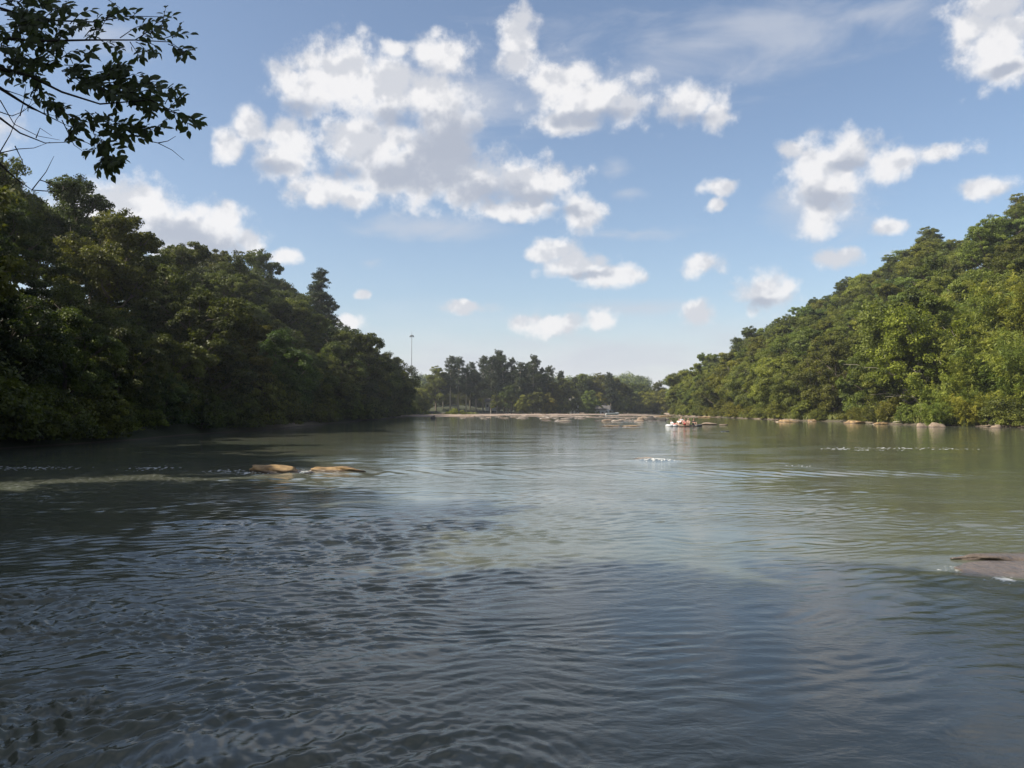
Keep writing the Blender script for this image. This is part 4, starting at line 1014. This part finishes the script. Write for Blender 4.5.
THIN = [(430, 228, 60, 12), (470, 100, 70, 50), (600, 358, 160, 22), (460, 362, 120, 16), (720, 345, 50, 30), (650, 70, 160, 40), (614, 171, 20, 10), (630, 195, 20, 8), (815, 131, 12, 6), (890, 255, 14, 5), (840, 190, 50, 40), (620, 350, 130, 18), (700, 330, 50, 18), (440, 350, 60, 14), (640, 232, 60, 6), (640, 308, 60, 10),
        (760, 25, 110, 26), (700, 45, 120, 20), (345, 350, 30, 16), (375, 265, 14, 6), (860, 15, 60, 12), (530, 345, 60, 12), (90, 30, 60, 20)]
GREY = [(450, 150, 44, 46), (400, 175, 44, 20), (527, 198, 36, 9), (848, 166, 20, 7), (121, 222, 34, 10), (211, 250, 30, 12),(440, 165, 52, 38), (400, 118, 40, 14), (490, 192, 44, 16), (565, 212, 28, 9), (345, 175, 30, 10), (270, 168, 18, 8), (600, 118, 50, 9), (300, 108, 34, 9), (180, 238, 60, 16), (690, 120, 28, 7), (825, 200, 26, 12), (1005, 70, 26, 9), (765, 303, 22, 8), (580, 274, 34, 5)]
pf = puff(D_)
sd = Vector((math.sin(SUN_AZ) * math.cos(SUN_EL), math.cos(SUN_AZ) * math.cos(SUN_EL), math.sin(SUN_EL)))
offv = tuple((sd * .5 + Vector((0, 0, .85))).normalized() * .010)
offv2 = tuple(Vector(offv) * 2.0)
pf2 = puff(vm('ADD', D_, offv))
dens = math_(nt, 'ADD', math_(nt, 'SUBTRACT', 1.0, blobs(CL, warp, .22)), math_(nt, 'MULTIPLY', pf, 1.45))
a_dense = maprange(nt, dens, -.66, .38)
mt_ = nd(nt, 'ShaderNodeMapping'); mt_.inputs['Scale'].default_value = (.45, .45, 1.6); nt.links.new(D_, mt_.inputs[0])
tn = noise(nt, mt_.outputs[0], 13, 7, .6, .5)
thin = math_(nt, 'ADD', math_(nt, 'SUBTRACT', 1.0, blobs(THIN, warp, .5)), math_(nt, 'MULTIPLY', math_(nt, 'SUBTRACT', tn.outputs['Fac'], .5), 4.2))
a_thin = math_(nt, 'MULTIPLY', maprange(nt, thin, -.45, 1.35), .62)
grey = maprange(nt, math_(nt, 'ADD', math_(nt, 'SUBTRACT', 1.0, blobs(GREY, warp, .3)), math_(nt, 'MULTIPLY', pf, 1.3)), -.35, .75)
la = noise(nt, D_, 21, 3, .5); lb = noise(nt, vm('ADD', D_, offv2), 21, 3, .5)
rel = maprange(nt, math_(nt, 'ADD', math_(nt, 'MULTIPLY', math_(nt, 'SUBTRACT', pf, pf2), .45), math_(nt, 'MULTIPLY', math_(nt, 'SUBTRACT', la.outputs['Fac'], lb.outputs['Fac']), 1.9)), -.30, .34)
lit = math_(nt, 'MULTIPLY', maprange(nt, rel, 0, 1, .50, 1.0), math_(nt, 'SUBTRACT', 1.0, math_(nt, 'MULTIPLY', grey, .80)), clamp=True)
CLOUD_W, CLOUD_G = (6.2, 6.1, 6.1), (2.9, 3.15, 3.75)
ccol = mixc(nt, maprange(nt, lit, .1, .95, 0, 1), CLOUD_G, CLOUD_W)
skyc = mixc(nt, 1.0, sky.outputs[0], (1.0, 1.0, 1.0), 'MULTIPLY')
hn = noise(nt, mt_.outputs[0], 9, 5, .6)
hb_ = math_(nt, 'MULTIPLY', maprange(nt, math_(nt, 'ADD', el, math_(nt, 'MULTIPLY', math_(nt, 'SUBTRACT', hn.outputs['Fac'], .5), .09)), .012, .15, .88, 0), 1.0)
c0 = mixc(nt, hb_, skyc, (5.1, 5.2, 5.5))
c1 = mixc(nt, a_thin, c0, (4.0, 4.2, 4.7))
front = mixc(nt, math_(nt, 'MULTIPLY', a_dense, .94), c1, ccol)
# behind and overhead: plain scattered cloud
nb = noise(nt, D_, 4.2, 7, .6); ab = maprange(nt, nb.outputs['Fac'], .44, .60); back = mixc(nt, math_(nt, 'MULTIPLY', ab, .85), skyc, (5.0, 5.1, 5.4))
bgA, bgB = nd(nt, 'ShaderNodeBackground'), nd(nt, 'ShaderNodeBackground')
STR = .088
bgA.inputs['Strength'].default_value = STR; bgB.inputs['Strength'].default_value = STR
nt.links.new(front, bgA.inputs['Color']); nt.links.new(back, bgB.inputs['Color'])
# the far side of the sky uses the cheap branch; they meet above the picture
inside = math_(nt, 'MULTIPLY', math_(nt, 'GREATER_THAN', sp.outputs[1], .3), math_(nt, 'MULTIPLY', math_(nt, 'GREATER_THAN', sp.outputs[2], -.02), math_(nt, 'LESS_THAN', sp.outputs[2], .62)))
mx = nd(nt, 'ShaderNodeMixShader'); nt.links.new(inside, mx.inputs[0]); nt.links.new(bgB.outputs[0], mx.inputs[1]); nt.links.new(bgA.outputs[0], mx.inputs[2])
nt.links.new(mx.outputs[0], out.inputs['Surface'])

sun = bpy.data.lights.new('sun', 'SUN'); sun.energy = 5.0; sun.angle = R(.55); sun.color = (1.0, .93, .80)
so = bpy.data.objects.new('sun', sun); COL.objects.link(so); so.rotation_euler = (-sd).to_track_quat('-Z', 'Y').to_euler(); so.location = (0, 0, 100)

cam = bpy.data.cameras.new('camera'); cam.sensor_width = 36; cam.lens = FPX / 1024 * 36; cam.clip_end = 5000; cam.clip_start = .05
co = bpy.data.objects.new('camera', cam); COL.objects.link(co); co.location = CAM; co.rotation_euler = (pi / 2 + PITCH, 0, 0); S.camera = co

S.view_settings.view_transform = 'Standard'; S.view_settings.look = 'None'; S.view_settings.gamma = 1; S.view_settings.use_curve_mapping = False
S.view_settings.exposure = 0.8
S.render.engine = 'CYCLES'
S.cycles.use_denoising = True; S.cycles.max_bounces = 6; S.cycles.diffuse_bounces = 3; S.cycles.glossy_bounces = 3; S.cycles.transmission_bounces = 3; S.cycles.transparent_max_bounces = 4; S.cycles.volume_bounces = 0
S.cycles.sample_clamp_indirect = 6
